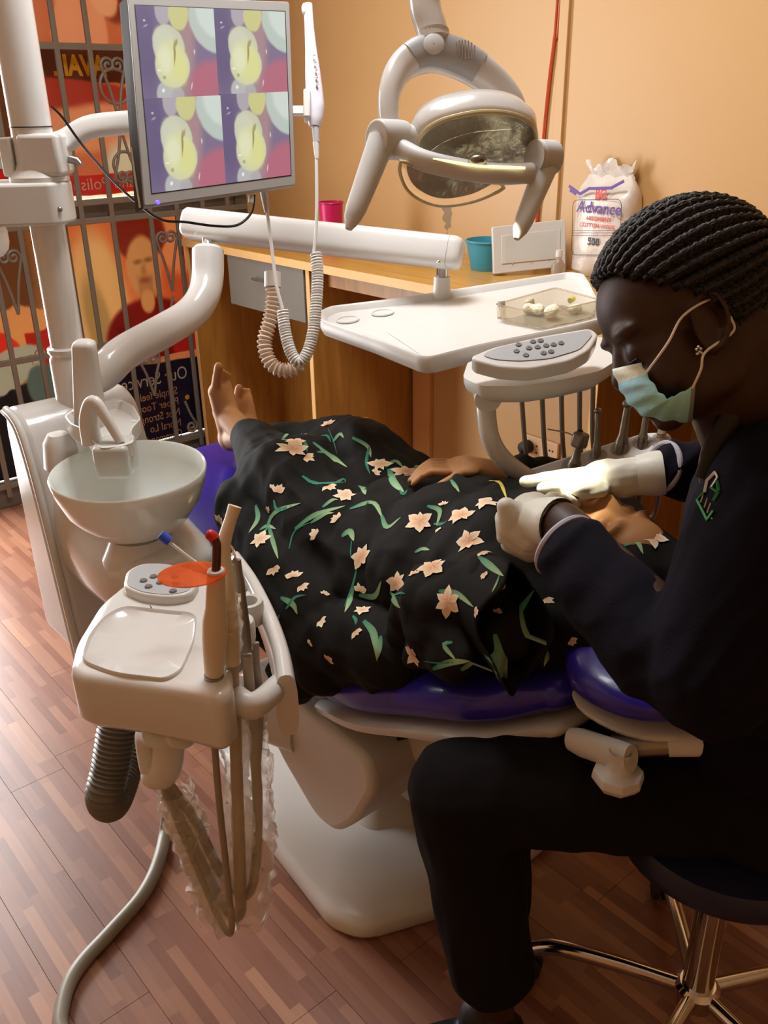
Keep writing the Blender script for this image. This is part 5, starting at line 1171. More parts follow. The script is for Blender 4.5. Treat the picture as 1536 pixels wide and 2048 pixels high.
# feet
for an, d in ((AN_L, HF), (AN_R, CF)):
    fd = unit(np.array([d[0], d[1], 0])); hz_ = np.array([an[0], an[1], .035])
    bd.capsule(an, hz_ - fd * .02, .040, .032); bd.capsule(hz_ - fd * .03, hz_ + fd * .13, .034, .026, 16, .8)
finish(remesh(bd, .0042, 4), 'body', SKIN_D, den, fix=False)
# gloves
for fn_, pts_, nm in ((left_hand, [W_L + (W_L - Q(1066, 1040, 1.235)) * .28], 'glove'), (right_hand, [W_R + (W_R - Q(1215, 958, 1.40)) * .1], 'glove')):
    g = MB(); fn_(g, .0022); 
    me = remesh(g, .0032, 3, disp=lambda p, n: .0012 * noise.noise(p * 70)); finish(me, nm, GLOVE, den, fix=False)
cf_ = MB(); d_ = unit(W_L - Q(1066, 1040, 1.235)); c_ = Q(1100, 1045, 1.20)
cf_.tube([Q(1062, 1040, 1.235) , c_, c_ + d_ * .012, c_ + d_ * .018], [.030, .0345, .0365, .0355], 28, False); cf_.obj('glove_cuff', GLOVE, den)
d_ = unit(W_R - Q(1215, 958, 1.40))
MB().tube([W_R - d_ * .02, W_R - d_ * .002, W_R + d_ * .012, W_R + d_ * .02], [.031, .034, .0355, .0345], 28, False).obj('glove_cuff', GLOVE, den)
# jacket
jk = MB()
jk.ell(Q(1605, 1075, 1.13), (.150, .145, .155), frame(CF, CR)); jk.ell(Q(1600, 1250, 1.15), (.148, .16, .15), frame(CF, CR)); jk.ell(Q(1590, 1440, 1.25), (.155, .13, .165), frame(CF, CR))
jk.capsule(Q(1610, 980, 1.00), Q(1625, 960, 1.12), .085, .08); jk.capsule(Q(1625, 955, 1.2), Q(1610, 935, 1.28), .085, .08)
jk.capsule(Q(1575, 990, .985), E_L + CR * .012, .086, .078); jk.capsule(Q(1250, 1230, 1.08), Q(1155, 1115, 1.14), .056, .049); jk.capsule(E_L + CR * .02, Q(1312, 1300, 1.05), .070, .064); jk.capsule(Q(1312, 1300, 1.05), Q(1220, 1200, 1.10), .062, .055)
jk.capsule(Q(1600, 935, 1.28), E_R, .08, .06); jk.capsule(E_R, Q(1350, 938, 1.39), .058, .044)
jk.ell(E_L + CR * .055 + CU * .06, (.07, .10, .06), frame(CF, CR))
def jdisp(p, n):
    q_ = np.array(p) - CC; u = q_ @ CR; v = q_ @ CU; w = q_ @ CF
    a = noise.noise(Vector((u * 9 + v * 5, v * 4 - u * 3, w * 6))); b = noise.noise(Vector((u * 22 - v * 16, v * 9, w * 9 + 3)))
    return .010 * (abs(a) - .2) * -1.0 + .005 * (1 - 2 * abs(b)) 
finish(remesh(jk, .0055, 5, disp=jdisp), 'jacket', NAVY, den, fix=False)
# pale piping round both cuffs
PIPE = mat('grey_piping', '#aaa6b4', .7)
def cuffring(c_, ax, r, nm, fl=1.0):
    R3 = frame(ax); MB().tube([c_ + R3 @ np.array([r * math.cos(a) * fl, r * math.sin(a), 0]) for a in np.linspace(0, 6.283, 40, endpoint=False)], .0045, 8, closed=True).obj(nm, PIPE, den)
axl = unit(Q(1155, 1115, 1.14) - E_L); cuffring(Q(1155, 1115, 1.14) + axl * .026, axl, .0435, 'cuff_piping')
axr = unit(Q(1350, 938, 1.39) - E_R); cuffring(Q(1350, 938, 1.39) + axr * .024, axr, .0375, 'cuff_piping')
# dark collar / lanyard strip
MB().tube(spline([Q(1475, 800, .985), Q(1455, 850, .99), Q(1432, 905, .995), Q(1412, 960, 1.0)], 5), [.012] * 4 + [.016] * 8 + [.014] * 4, 12, True, .45, CF).obj('collar_band', BLACKC, den)
MB().tube(spline([Q(1405, 895, 1.03), Q(1398, 930, 1.035), Q(1400, 965, 1.04)], 5), .0012, 6).obj('neck_cord', mat('pale_cord', '#b9a890', .6), den)
# badge on the chest
bg_o = Q(1420, 985, 1.02); bn = unit(-CF * .8 - CR * .6 + CU * .1)
M_BG = mat('badge_green', '#1f8a3a', .6, var=0); M_BW = mat('badge_white', '#d8d4d0', .6, var=0)
JT = BVHTree.FromPolygons([v.co for v in den.children[-1].data.vertices], [p.vertices for p in den.children[-1].data.polygons]) if False else None
jo = [c for c in den.children if c.name.startswith('jacket')][0]
JT = BVHTree.FromPolygons([Vector(v.co) for v in jo.data.vertices], [tuple(p.vertices) for p in jo.data.polygons])
def onjk(px, py, off=.0015):
    r_ = Vector(unit(ray(px, py))); h = JT.ray_cast(Vector(CC), r_)
    if h[0] is None: return Q(px, py, 1.02)
    return np.array(h[0] + h[1] * off)
def stroke(pts, r, m, nm, par): MB().tube([onjk(a, b) for a, b in pts], r, 6, flat=.5).obj(nm, m, par)
for pl, m_ in (([(1411, 985), (1416, 962), (1432, 945), (1437, 955), (1424, 975)], M_BW), ([(1424, 975), (1438, 985), (1428, 1002)], M_BG), ([(1436, 962), (1440, 982)], M_BG), ([(1410, 985), (1396, 1000), (1416, 1040), (1428, 1022)], M_BG)):
    seg = []
    for (a, b), (c_, d_) in zip(pl[:-1], pl[1:]): seg += [(a + (c_ - a) * t, b + (d_ - b) * t) for t in np.linspace(0, 1, 5, endpoint=False)]
    stroke(seg + [pl[-1]], .0019, m_, 'badge_line', den)
for ltr, (lx, ly) in zip('RIN.', ((1402, 998), (1409, 1009), (1415, 1020), (1424, 1032))):
    o_ = onjk(lx, ly + 6, .003); textmesh(ltr, .017, o_, unit(CR * .85 - CU * .5), unit(CU + CR * .35), M_BW, 'badge_letter', den)
# trousers
tr_ = MB()
tr_.ell(Q(1570, 1560, 1.33), (.18, .13, .19), frame(CF, CR)); tr_.capsule(Q(1520, 1585, 1.32), KN_L, .098, .080); tr_.capsule(KN_L, Q(955, 1760, 1.41), .080, .077); tr_.capsule(Q(955, 1760, 1.41), Q(980, 1925, 1.46), .077, .072)
tr_.capsule(Q(1545, 1540, 1.44), KN_R, .095, .077); tr_.capsule(KN_R, Q(992, 1800, 1.64), .077, .064)
def tdisp(p, n):
    return .006 * noise.noise(Vector((p.x * 14, p.y * 14, p.z * 9))) + .004 * noise.noise(Vector((p.x * 30, p.y * 30, p.z * 12)))
finish(remesh(tr_, .006, 5, disp=tdisp), 'trousers', TROUS, den, fix=False)
# shoes
for an, d in ((AN_L, HF), (AN_R, CF)):
    fd = unit(np.array([d[0], d[1], 0])); h0 = np.array([an[0], an[1], .04]); s_ = MB()
    s_.capsule(h0 - fd * .03, h0 + fd * .12, .042, .036, 18, .9); s_.capsule(h0 + np.array([0, 0, .05]), h0, .047, .045); s_.box(h0 + fd * .045 + np.array([0, 0, -.03]), (.25, .085, .018), frame((0, 0, 1), fd))
    finish(remesh(s_, .005, 4), 'shoe', mat('black_shoe', '#141214', .5), den, fix=False)
    MB().prism(round_poly([h0 + fd * a + np.cross(fd, (0, 0, 1)) * b + np.array([0, 0, -.0395]) for a, b in ((-.075, -.04), (.16, -.042), (.17, .042), (-.075, .04))], .03, 5), (0, 0, .010)).obj('shoe_sole', mat('pale_sole', '#a8a29a', .6), den)
# ------------------------------------------------------------------ braided hair: rows run from the hairline to the nape
hv, hfc = [], []
nth, nph = 130, 300; NB = 38
hc_ = lambda f, u, l: HP(f, u, l)
for i in range(nth + 1):
    th = math.pi * i / nth
    for j in range(nph):
        ph = 2 * math.pi * j / nph
        f = math.cos(th); s_ = math.sin(th); u = s_ * math.cos(ph); l = s_ * math.sin(ph)
        rb = abs(math.cos(NB * ph / 2)); br_ = .0062 * (rb ** .7 - .5) + .0014 * math.sin(th * 75 + (math.floor(NB * ph / 2 / math.pi + .5) % 2) * 3)
        k = 1.0
        hv.append(tuple(hc_(-.012 + f * (.107 + br_ * s_), .052 + u * (.093 + br_), l * (.084 + br_))))
def keep(i, j):
    th = math.pi * (i + .5) / nth; ph = 2 * math.pi * (j + .5) / nph
    f = -.012 + .107 * math.cos(th); u = .052 + .093 * math.sin(th) * math.cos(ph)
    line = np.interp(f, [-.12, -.06, -.03, -.012, .015, .04, .07, .10], [-.075, -.06, -.03, .0, .034, .058, .096, .112])
    return u > line
for i in range(nth):
    for j in range(nph):
        if keep(i, j): a, b = i * nph + j, i * nph + (j + 1) % nph; hfc.append((a, b, b + nph, a + nph))
me = bpy.data.meshes.new('hair'); me.from_pydata(hv, [], hfc)
bm = bmesh.new(); bm.from_mesh(me); bmesh.ops.delete(bm, geom=[v for v in bm.verts if not v.link_faces], context='VERTS'); bm.to_mesh(me); bm.free()
ho = finish(me, 'braided_hair', HAIR, den); sd = ho.modifiers.new('thick', 'SOLIDIFY'); sd.thickness = .009; sd.offset = -1
# raised braid rows
for j in range(NB):
    ph = 2 * math.pi * j / NB; P_ = []
    for th in np.linspace(.35, math.pi - .25, 60):
        f = -.012 + .1085 * math.cos(th); u = .052 + .0945 * math.sin(th) * math.cos(ph); l = .0855 * math.sin(th) * math.sin(ph)
        line = np.interp(f, [-.12, -.06, -.03, -.012, .015, .04, .07, .10], [-.075, -.06, -.03, .0, .034, .058, .096, .112])
        if u > line + .002: P_.append(HP(f, u, l))
    if len(P_) > 6: MB().tube(P_, [.0036 + .0010 * math.sin(i * 2.2) for i in range(len(P_))], 8).obj('braid', HAIR, den)
# eyelid and lashes on the near side
MB().tube(spline([HP(.0945, .000, .022), HP(.0955, -.003, .030), HP(.090, -.002, .040)], 4), .0012, 8).obj('lashes', mat('lash_black', '#0c0807', .5), den)
# mask
mid_ = [(1226, 738), (1231, 758), (1243, 783), (1258, 806), (1285, 829), (1330, 843), (1360, 845), (1384, 843)]
edg = [(1283, 726), (1290, 742), (1302, 762), (1318, 784), (1335, 798), (1352, 790), (1370, 781), (1390, 770)]
wid = [.034, .042, .050, .055, .058, .058, .058, .058]
A_ = resample([np.array([*a, *b, w]) for a, b, w in zip(mid_, edg, wid)], 40); nA = 24
gv = []
for i, a in enumerate(A_):
    ple = .0009 * math.sin(i * .95)
    for j in range(-nA, nA + 1):
        t = abs(j) / nA; s_ = 1 if j < 0 else -1
        px, py = a[0] + (a[2] - a[0]) * t ** 1.6, a[1] + (a[3] - a[1]) * t ** 1.6
        dd = HD + s_ * (-1) * 0 + (-1 if j < 0 else 1) * (a[4] + .004) * (1 - (1 - t) ** 1.9)
        gv.append(tuple(Q(px, py, dd) + (HF - HU * .6) * (ple)))
nw = 2 * nA + 1
gf = [(i * nw + j, i * nw + j + 1, (i + 1) * nw + j + 1, (i + 1) * nw + j) for i in range(39) for j in range(nw - 1)]
me = bpy.data.meshes.new('mask'); me.from_pydata(gv, [], gf)
MKB = mat('mask_blue', '#a8e2f6', .75, var=.05, bump=.1, bscale=200); MKW = mat('mask_white', '#e4ead8', .75, bump=.1, bscale=200); MKT = mat('mask_teal', '#9fe0e6', .75, var=.06, bump=.1, bscale=200); MKE = mat('mask_edge', '#7e8c90', .7)
for m_ in (MKB, MKW, MKT, MKE): me.materials.append(m_)
for p in me.polygons:
    i = p.index // (nw - 1); j = abs(p.index % (nw - 1) - nA + .5) / nA
    p.material_index = 1 if i < 6 else (0 if i < 14 else (3 if i > 36 else 2))
mk = finish(me, 'face_mask', None, den); sd = mk.modifiers.new('thick', 'SOLIDIFY'); sd.thickness = .0016; sd.offset = 0
EL = mat('elastic_white', '#e8e2d4', .7)
for s_ in (-1, 1):
    k_ = .047 if s_ < 0 else .047
    u0, u1 = Q(1293, 745, HD + s_ * .048), Q(1366, 632, HD + s_ * .074)
    if s_ > 0: u1 = HP(.03, .02, -.070)
    MB().tube(spline([u0, (u0 + u1) / 2 + s_ * CF * .012, u1, HP(.0, .018, -s_ * .070), HP(-.012, .005, -s_ * .066)], 6), .0014, 8).obj('ear_loop', EL, mk)
    u0, u1 = Q(1385, 776, HD + s_ * .062), Q(1411, 704, HD + s_ * .076)
    if s_ > 0: u1 = HP(.012, -.036, -.070)
    MB().tube(spline([u0, (u0 + u1) / 2 + s_ * CF * .006, u1, HP(-.006, -.024, -s_ * .068), HP(-.012, -.008, -s_ * .066)], 6), .0014, 8).obj('ear_loop', EL, mk)
for dx, dy in ((0, 0), (5, 4), (-4, 5), (2, 10), (6, 12), (-2, 14)): MB().ell(Q(1397 + dx, 694 + dy, HD - .088), (.0017,) * 3, nu=8, nv=6).obj('earring_stone', CHROME, den)
for px, py in ((1425, 405), (1432, 410), (1420, 412)): pass
# ================================================================== patient
SKIN_P = mat('brown_skin', '#b07c4c', .5, var=.06, vscale=14, sss=.08)
pat = thing('person', 'patient in black floral dress and headscarf lying back in the dental chair', 'person', (-1.3, CYC, .5))
PF = unit(np.array([.15, 0, .99])); PU = unit(np.array([.99, 0, -.15])); PL_ = np.array([0, -1.0, 0])
PO = np.array([-.735, 1.08, .835])
pb_, PH = head_mb(PO, PF, PU, PL_, .98, 1)
pb_.capsule(PH(-.02, -.06), np.array([-.86, 1.08, .775]), .052, .058)
pb_.capsule((-.88, 1.08, .755), (-1.02, 1.08, .70), .105, .10); pb_.capsule((-1.02, 1.08, .70), (-1.18, 1.08, .645), .10, .115)
pb_.capsule((-.83, .94, .765), (-.83, 1.22, .765), .055, .055)
NH, NK, NA = np.array([-1.20, 1.00, .64]), np.array([-1.49, .99, .755]), np.array([-1.775, 1.075, .775])
FH, FK, FA = np.array([-1.20, 1.17, .64]), np.array([-1.51, 1.18, .765]), np.array([-1.82, 1.16, .72])
pb_.chain([NH, NK, NA], [.085, .06, .036]); pb_.chain([FH, FK, FA], [.085, .06, .036])
def foot(b, A, heel, ball, toe, side):
    b.capsule(A, heel + np.array([.03, 0, .01]), .034, .030); b.ell(heel + np.array([.008, 0, .004]), (.034, .030, .034)); b.capsule(A, heel * .45 + ball * .55, .033, .030)
    w = unit(np.array([-.45, .9, 0])) * side
    b.capsule(heel + np.array([.006, 0, .02]), ball - w * .018, .027, .022); b.capsule(heel * .6 + A * .4, ball + w * .018, .027, .020); b.capsule(ball - w * .02, ball + w * .026, .021, .016)
    for i in range(5):
        s_ = i / 4; p0 = ball + w * (-.026 + .060 * s_); L_ = (toe - ball) * (1 - .55 * s_ ** .9)
        b.capsule(p0, p0 + L_ * .92 + np.array([-.006, 0, 0]), .0128 if i == 0 else .0078, .0112 if i == 0 else .0062, 10)
foot(pb_, NA, np.array([-1.862, 1.075, .745]), np.array([-1.882, 1.078, .868]), np.array([-1.855, 1.085, .942]), 1)
foot(pb_, FA, np.array([-1.93, 1.16, .685]), np.array([-1.955, 1.18, .80]), np.array([-1.945, 1.19, .845]), 1)
# far arm across the belly, near arm at the side
FS, FE, FW = np.array([-.83, 1.27, .76]), np.array([-.94, 1.35, .775]), np.array([-1.06, 1.22, .845])
pb_.chain([FS, FE, FW], [.045, .038, .028])
hc2 = np.array([-1.11, 1.15, .868]); pb_.ell(hc2, (.036, .042, .016), frame((0, 0, 1), unit(hc2 - FW))); pb_.capsule(FW, hc2, .025, .022)
for i in range(4):
    d0 = unit(np.array([-.65, -.75, -.05])); sd_ = unit(np.array([-.75, .65, 0])); p0 = hc2 + d0 * .034 + sd_ * (-.026 + .0175 * i)
    finger(pb_, [p0, p0 + d0 * .03 + np.array([0, 0, .003]), p0 + d0 * (.054 - .004 * abs(i - 1)) + np.array([0, 0, -.006]), p0 + d0 * (.072 - .006 * abs(i - 1)) + np.array([0, 0, -.02])], .0085, .0066)
finger(pb_, [hc2 + np.array([.02, -.03, 0]), hc2 + np.array([.022, -.062, -.004]), hc2 + np.array([.012, -.088, -.014])], .0095, .007)
NS, NE, NW = np.array([-.85, .91, .76]), np.array([-.885, .855, .755]), np.array([-.83, .835, .745])
pb_.chain([NS, NE, NW], [.042, .034, .022]); pb_.capsule(NW, NW + np.array([.03, -.01, -.015]), .019, .014)
finish(remesh(pb_, .0045, 4), 'body', SKIN_P, pat, fix=False)
# ------------------------------------------------------------------ dress
DRESS = mat('black_dress_cloth', '#15130f', .82, var=.12, vscale=7, bump=.10, bscale=300, spec=.25)
dr_ = MB()
C_ = lambda a, b, r0, r1, **k: dr_.capsule(np.array(a, float), np.array(b, float), r0, r1, 20, **k)
C_(NH, NK, .14, .10); C_(NK, (-1.735, 1.065, .782), .092, .050); C_(FH, FK, .14, .10); C_(FK, (-1.775, 1.155, .735), .092, .05)
C_((-1.52, .99, .735), (-1.52, 1.19, .745), .095, .095); C_((-1.38, 1.0, .705), (-1.38, 1.17, .705), .11, .11)
C_((-1.585, 1.02, .725), (-1.585, 1.17, .72), .075, .075)
dr_.ell((-1.17, 1.08, .665), (.19, .215, .165)); dr_.ell((-1.03, 1.08, .715), (.17, .205, .155)); dr_.ell((-.90, 1.08, .765), (.16, .20, .135)); dr_.ell((-.84, 1.08, .775), (.10, .20, .115))
# skirt falling over the near side of the seat
C_((-1.54, .93, .69), (-1.22, .885, .60), .085, .10); C_((-1.48, .885, .645), (-1.20, .845, .56), .06, .075); C_((-1.40, .845, .585), (-1.15, .825, .535), .042, .05)
C_((-1.335, .820, .525), (-1.20, .812, .49), .030, .034); C_((-1.29, .808, .47), (-1.21, .803, .455), .024, .026); C_((-1.20, .86, .57), (-.98, .87, .63), .085, .07)
C_((-1.60, .96, .69), (-1.53, .915, .655), .05, .05); C_((-1.44, .84, .60), (-1.36, .82, .54), .035, .035)
# far side cloth
C_((-1.54, 1.22, .70), (-1.20, 1.27, .61), .08, .09)
# near sleeve: bell shaped, hanging past the arm
C_((-.84, .925, .785), (-.875, .865, .775), .078, .066); C_((-.875, .865, .775), (-.865, .835, .735), .066, .050); C_((-.90, .86, .76), (-.815, .815, .735), .050, .030); C_((-.835, .83, .765), (-.775, .81, .748), .034, .020); C_((-.865, .825, .72), (-.79, .808, .725), .026, .018)
C_((-.80, .90, .80), (-.74, .86, .79), .055, .04); C_((-.92, .85, .77), (-.95, .85, .70), .03, .03)
C_((-.80, .875, .83), (-.855, .835, .80), .05, .035); C_((-.86, .832, .80), (-.795, .806, .735), .024, .018); C_((-.90, .842, .79), (-.885, .812, .70), .024, .018); C_((-.885, .812, .70), (-.80, .806, .728), .016, .016)
# far sleeve to the wrist with a gathered cuff
C_((-.84, 1.24, .785), FE, .075, .062); C_(FE, (-1.04, 1.24, .838), .060, .044)
# headscarf
SC = PH(-.012, .045); dr_.ell(SC, (.100, .116, .100), np.column_stack([PF, PU, PL_]), 28, 18); dr_.ell(PH(-.02, -.05), (.085, .09, .09), np.column_stack([PF, PU, PL_]), 24, 14)
rg_ = [PH(.050 - .012 * abs(math.sin(a)) , .0 + .092 * math.sin(a), .070 * math.cos(a)) for a in np.linspace(0, 2 * math.pi, 17)]
for i in range(16): C_(rg_[i], rg_[i + 1], .021, .021)
C_(PH(-.01, -.09), (-.88, 1.08, .80), .085, .12); C_((-.745, .96, .775), (-.83, .93, .775), .055, .07); C_((-.66, .965, .775), (-.72, .93, .77), .04, .05)
def ddisp(p, n):
    x, y, z = p
    a = noise.noise(Vector((x * 9 + y * 4, y * 7 - x * 3, z * 6))); b = noise.noise(Vector((x * 5 + 2, y * 22 + x * 6, z * 16))); c = noise.noise(Vector((x * 26, y * 9 + 4, z * 12)))
    w = 1.0 if x > -1.6 else .4
    face = max(0, min(1, (np.linalg.norm(np.array(p) - PO) - .10) / .05))
    d = noise.noise(Vector((x * 3 + y * 12 + 9, y * 5 - z * 10, z * 9 + x * 8)))
    return w * (.012 * (.4 - abs(a)) + .011 * (.35 - abs(b)) + .018 * (.25 - abs(d)) + .004 * c) * (.3 + .7 * face)
dme = remesh(dr_, .0055, 6, disp=ddisp)
dro = finish(dme, 'dress', DRESS, pat, fix=False)
# open bell sleeve on the near arm
S0 = np.array([-.83, .905, .80]); S1 = atY(1030, 1243, .835); ax_ = unit(S1 - S0); up_ = unit(np.array([0, 0, 1.0]) - ax_ * ax_[2]); sd_ = np.cross(ax_, up_); rgs = []
for i in range(16):
    u = i / 15; c_ = S0 + (S1 - S0) * u - up_ * .012 * u * u; hh = .070 + .022 * u ** 1.5; ww = .068 - .022 * u
    rgs.append([c_ + up_ * math.cos(q_) * hh * (1 + .07 * u * math.sin(q_ * 5 + 1) + .03 * u * math.sin(q_ * 9)) + sd_ * math.sin(q_) * ww * (1 + .12 * u * math.sin(q_ * 4 + 2)) + ax_ * .02 * u * math.sin(q_ * 3) for q_ in np.linspace(0, 2 * math.pi, 64, endpoint=False)])
slv = MB().rings(rgs, False, False); slo = slv.obj('sleeve', DRESS, dro); sm_ = slo.modifiers.new('thick', 'SOLIDIFY'); sm_.thickness = .002
nd_ = len(dme.vertices)
DT = BVHTree.FromPolygons([Vector(v.co) for v in dme.vertices] + [Vector(v) for v in slv.v], [tuple(p.vertices) for p in dme.polygons] + [tuple(i + nd_ for i in f) for f in slv.f])
def hit(px, py):
    h = DT.ray_cast(Vector(CC), Vector(unit(ray(px, py)))); return (None, None) if h[0] is None else (h[0], h[1])
# ------------------------------------------------------------------ printed flowers following the cloth
FV, FF, FC = [], [], []
def conform(p, n, off):
    h = DT.ray_cast(p + n * .04, -n, .09)
    if h[0] is None:
        h = DT.find_nearest(p)
    return h[0] + h[1] * off
ORG, PEA, WHT, GRN, LGR, YEL = (np.array(lin(c)[:3]) for c in ('#d98650', '#ebbd90', '#f6eed4', '#2f7f62', '#a9c48c', '#e8d458'))
def petal_flower(c, n, R_, ang, npet=6, half=False, squash=.8, tint=0.0):
    up = Vector(CU) - n * Vector(CU).dot(n); up.normalize(); rt = up.cross(n)
    for k in range(npet):
        if half and k >= npet // 2 + 1: break
        a = ang + (k * (math.pi / (npet / 2)) if not half else (k - 1) * .75) + random.uniform(-.15, .15)
        L_ = R_ * random.uniform(.8, 1.15); wv = L_ * random.uniform(.24, .36); b0 = len(FV)
        d = rt * math.cos(a) + up * math.sin(a) * squash; s_ = n.cross(d); s_.normalize(); cur = random.uniform(-.15, .15)
        prof = [(0, .12), (.25, .62), (.5, 1.0), (.75, .72), (.92, .30), (1.05, .04)]
        for t, w in prof:
            for e in (-1, 0, 1):
                q_ = c + d * (L_ * t) + s_ * (e * wv * w + cur * L_ * t * t)
                FV.append(tuple(conform(q_, n, .0013 + .00025 * k)))
                cc = ORG * max(0, 1 - t * 2.0) + PEA * min(1, t * 2.0) if t < .5 else PEA * (1 - (t - .5) * 1.6) + WHT * ((t - .5) * 1.6)
                if e != 0: cc = cc * .55 + WHT * .45
                FC.append(cc * (1 - tint) + WHT * tint)
        for i in range(len(prof) - 1):
            for j in range(2): o_ = b0 + i * 3 + j; FF.append((o_, o_ + 1, o_ + 4, o_ + 3))
def ribbon(P_, w, c0, c1, off=.001):
    """P_: list of (point, normal)"""
    b0 = len(FV); m_ = len(P_)
    for i, (p, n) in enumerate(P_):
        t = P_[min(i + 1, m_ - 1)][0] - P_[max(i - 1, 0)][0]; s_ = n.cross(t)
        if s_.length < 1e-9: s_ = Vector((1, 0, 0))
        s_.normalize(); u = i / (m_ - 1); ww = w * (math.sin(math.pi * min(1, .12 + .88 * u)) ** .8 + .08)
        for e in (-1, 0, 1):
            FV.append(tuple(conform(p + s_ * e * ww / 2, n, off))); FC.append(c0 * (1 - u) + c1 * u if e < 1 else (c0 * (1 - u) + c1 * u) * .75)
    for i in range(m_ - 1):
        for j in range(2): o_ = b0 + i * 3 + j; FF.append((o_, o_ + 1, o_ + 4, o_ + 3))
random.seed(21)
LIL = [(656, 850, 17, 1.6, 1), (584, 900, 26, .3, 0), (590, 884, 18, 1.2, 0), (611, 914, 17, -.8, 1), (759, 930, 20, 1.0, 0), (748, 946, 12, .2, 1), (810, 944, 24, .4, 0), (656, 973, 15, -1.3, 1), (691, 992, 22, .2, 0), (556, 985, 16, 1.1, 1), (544, 977, 9, .3, 1),
       (519, 1080, 21, .5, 0), (548, 1136, 18, -1.4, 1), (587, 1154, 18, 1.3, 1), (603, 1172, 15, -1.2, 1), (634, 1069, 15, 2.4, 1), (677, 1037, 15, 2.4, 1), (724, 1112, 25, .1, 0), (839, 1043, 27, .5, 0), (923, 1031, 24, .2, 0), (968, 1004, 21, .9, 0), (937, 1082, 26, .0, 0), (962, 1106, 17, -.6, 1),
       (865, 1133, 27, .3, 0), (828, 1149, 13, 2.0, 1), (795, 1164, 21, .8, 0), (896, 1203, 29, 2.6, 0), (951, 1223, 15, -.4, 1), (720, 1182, 15, 1.0, 1), (724, 1221, 16, .5, 0), (712, 1262, 17, -1.2, 1), (828, 1309, 25, .6, 0), (648, 1188, 9, 1.0, 1), (642, 1242, 16, -1.0, 1), (619, 1287, 8, .2, 1), (656, 1319, 14, .2, 1), (562, 1309, 9, -1.0, 1), (439, 1043, 15, .5, 1),
       (1303, 1072, 30, .4, 0), (1036, 1175, 19, -1.2, 1), (1089, 1200, 18, -1.0, 1), (995, 1226, 11, 1.0, 1), (1002, 1179, 12, 1.6, 1), (1237, 1332, 12, .8, 1), (888, 1010, 10, 1.5, 1), (970, 1147, 13, -1.5, 1), (879, 1058, 12, -1.5, 1), (535, 1020, 8, 0, 1), (1140, 1281, 13, -1.0, 1)]
for px, py, s_, a, hf_ in LIL:
    p, n = hit(px, py)
    if p is None: continue
    dep = (np.array(p) - CC) @ CF
    petal_flower(p, n, 1.15 * s_ * dep / F_PX, a, 6, bool(hf_), .85, random.choice((0, 0, .15, .3)))
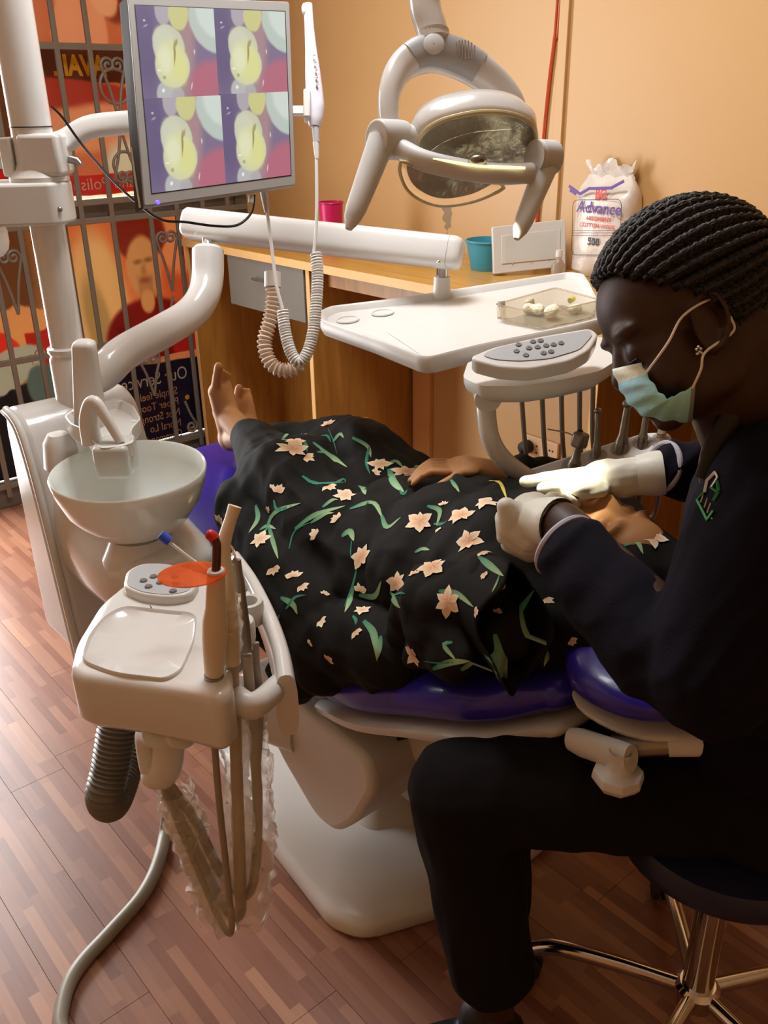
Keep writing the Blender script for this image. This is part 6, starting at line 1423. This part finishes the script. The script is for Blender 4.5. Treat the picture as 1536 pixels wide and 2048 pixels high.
LEAF = [([(657, 858), (668, 885), (675, 910)], 2), ([(666, 884), (680, 868), (688, 876)], 8), ([(642, 872), (655, 872), (662, 885)], 5), ([(626, 885), (650, 905), (694, 935)], 13), ([(634, 905), (652, 905), (670, 918)], 8), ([(603, 880), (612, 890), (614, 905)], 7), ([(705, 875), (735, 893), (742, 915)], 9), ([(738, 895), (733, 925), (740, 950)], 6),
        ([(772, 935), (790, 922), (806, 935)], 9), ([(778, 938), (788, 965), (808, 985)], 13), ([(800, 980), (806, 990), (815, 980)], 5), ([(605, 952), (630, 966), (690, 965)], 7), ([(668, 968), (688, 958), (690, 966)], 6), ([(718, 972), (727, 978), (731, 990)], 10),
        ([(590, 1058), (630, 1030), (690, 1012)], 10), ([(578, 1098), (590, 1062), (625, 1043)], 3), ([(622, 1046), (650, 1028), (668, 1026)], 8), ([(645, 1015), (665, 1000), (676, 1000)], 8), ([(700, 1018), (745, 1005), (765, 1035)], 11), ([(763, 1030), (775, 1055), (802, 1035)], 10),
        ([(512, 1010), (516, 1038), (498, 1066)], 10), ([(532, 1062), (550, 1025), (602, 1006)], 9), ([(548, 1000), (556, 1020), (590, 1010)], 7), ([(538, 1052), (546, 1082), (557, 1118)], 9), ([(520, 1060), (535, 1052), (552, 1058)], 8), ([(684, 1072), (700, 1063), (708, 1082)], 13), ([(704, 1082), (702, 1110), (712, 1126)], 3),
        ([(716, 1128), (706, 1170), (688, 1216)], 5), ([(708, 1172), (700, 1200), (690, 1225)], 10), ([(718, 1190), (750, 1192), (763, 1162)], 11), ([(782, 1182), (788, 1200), (802, 1216)], 12), ([(790, 1190), (802, 1186), (812, 1188)], 5), ([(855, 1012), (880, 1022), (874, 1052)], 10), ([(868, 1048), (885, 1048), (895, 1042)], 7),
        ([(878, 1182), (915, 1188), (948, 1214)], 11), ([(958, 1114), (985, 1135), (1008, 1152)], 13), ([(830, 1105), (845, 1098), (860, 1100)], 8), ([(728, 1242), (748, 1268), (755, 1322)], 14), ([(762, 1272), (760, 1295), (754, 1320)], 9), ([(706, 1232), (712, 1240), (712, 1250)], 7),
        ([(905, 1285), (888, 1290), (912, 1320)], 9), ([(866, 1338), (900, 1325), (940, 1322)], 12), ([(922, 1340), (945, 1325), (962, 1318)], 11), ([(848, 1322), (880, 1326), (930, 1322)], 3), ([(990, 1268), (1002, 1310), (1022, 1348)], 15), ([(975, 1302), (1000, 1305), (1018, 1335)], 13), ([(1040, 1212), (1050, 1262), (1086, 1325)], 10), ([(1084, 1288), (1094, 1310), (1088, 1332)], 10),
        ([(562, 1195), (585, 1208), (595, 1228)], 11), ([(572, 1218), (590, 1195), (612, 1190)], 6), ([(518, 1200), (528, 1215), (524, 1232)], 9), ([(542, 1252), (562, 1258), (556, 1282)], 9), ([(545, 1240), (556, 1236), (560, 1228)], 6), ([(1265, 1050), (1274, 1068), (1250, 1088)], 11), ([(1248, 1092), (1272, 1082), (1286, 1108)], 10), ([(1000, 1150), (995, 1165), (985, 1185)], 8),
        ([(900, 935), (915, 930), (935, 945)], 8), ([(884, 930), (905, 925), (925, 938)], 5), ([(902, 960), (912, 975), (918, 985)], 9)]
for pts, w in LEAF:
    Pp = []
    for a, b in resample(spline([np.array(q_, float) for q_ in pts], 6), 11):
        p, n = hit(a, b)
        if p is not None: Pp.append((p, n))
    if len(Pp) > 3:
        dep = (np.array(Pp[0][0]) - CC) @ CF; flip = random.random() < .5
        ribbon(Pp, w * dep / F_PX, GRN, LGR if w > 7 else GRN)
for pts, w in (([(978, 962), (1000, 966), (1014, 1000)], 7),):
    Pp = [hit(a, b) for a, b in resample(spline([np.array(q_, float) for q_ in pts], 6), 11)]; Pp = [q_ for q_ in Pp if q_[0] is not None]
    if len(Pp) > 3: ribbon(Pp, .006, YEL, YEL)
# the same print carries on round the far side
vs_ = [v for v in dme.vertices if v.normal.dot(Vector(CC) - v.co) < 0 and v.normal.z > -.3]
random.shuffle(vs_)
used_ = []
for v in vs_:
    if len(used_) > 26: break
    if all((v.co - u_).length > .11 for u_ in used_):
        used_.append(v.co.copy()); petal_flower(v.co.copy(), v.normal.copy(), .02, random.random() * 6, 6)
        up = Vector((0, 0, 1)) - v.normal * v.normal.z; 
        if up.length > .1:
            up.normalize(); pp = [(v.co + up * (-.02 - .005 * i), v.normal.copy()) for i in range(8)]; ribbon(pp, .008, GRN, LGR)
me = bpy.data.meshes.new('floral_print'); me.from_pydata(FV, [], FF)
ca = me.color_attributes.new('Col', 'FLOAT_COLOR', 'POINT')
ca.data.foreach_set('color', np.array([[*c_, 1.0] for c_ in FC]).ravel())
mfl = bpy.data.materials.new('flower_print'); mfl.use_nodes = True; b_ = mfl.node_tree.nodes['Principled BSDF']; at_ = mfl.node_tree.nodes.new('ShaderNodeVertexColor'); at_.layer_name = 'Col'
mfl.node_tree.links.new(at_.outputs[0], b_.inputs['Base Color']); b_.inputs['Roughness'].default_value = .8
fo_ = finish(me, 'floral_print', mfl, dro, fix=False); fo_['kind'] = 'stuff'
for p in me.polygons: p.use_smooth = True
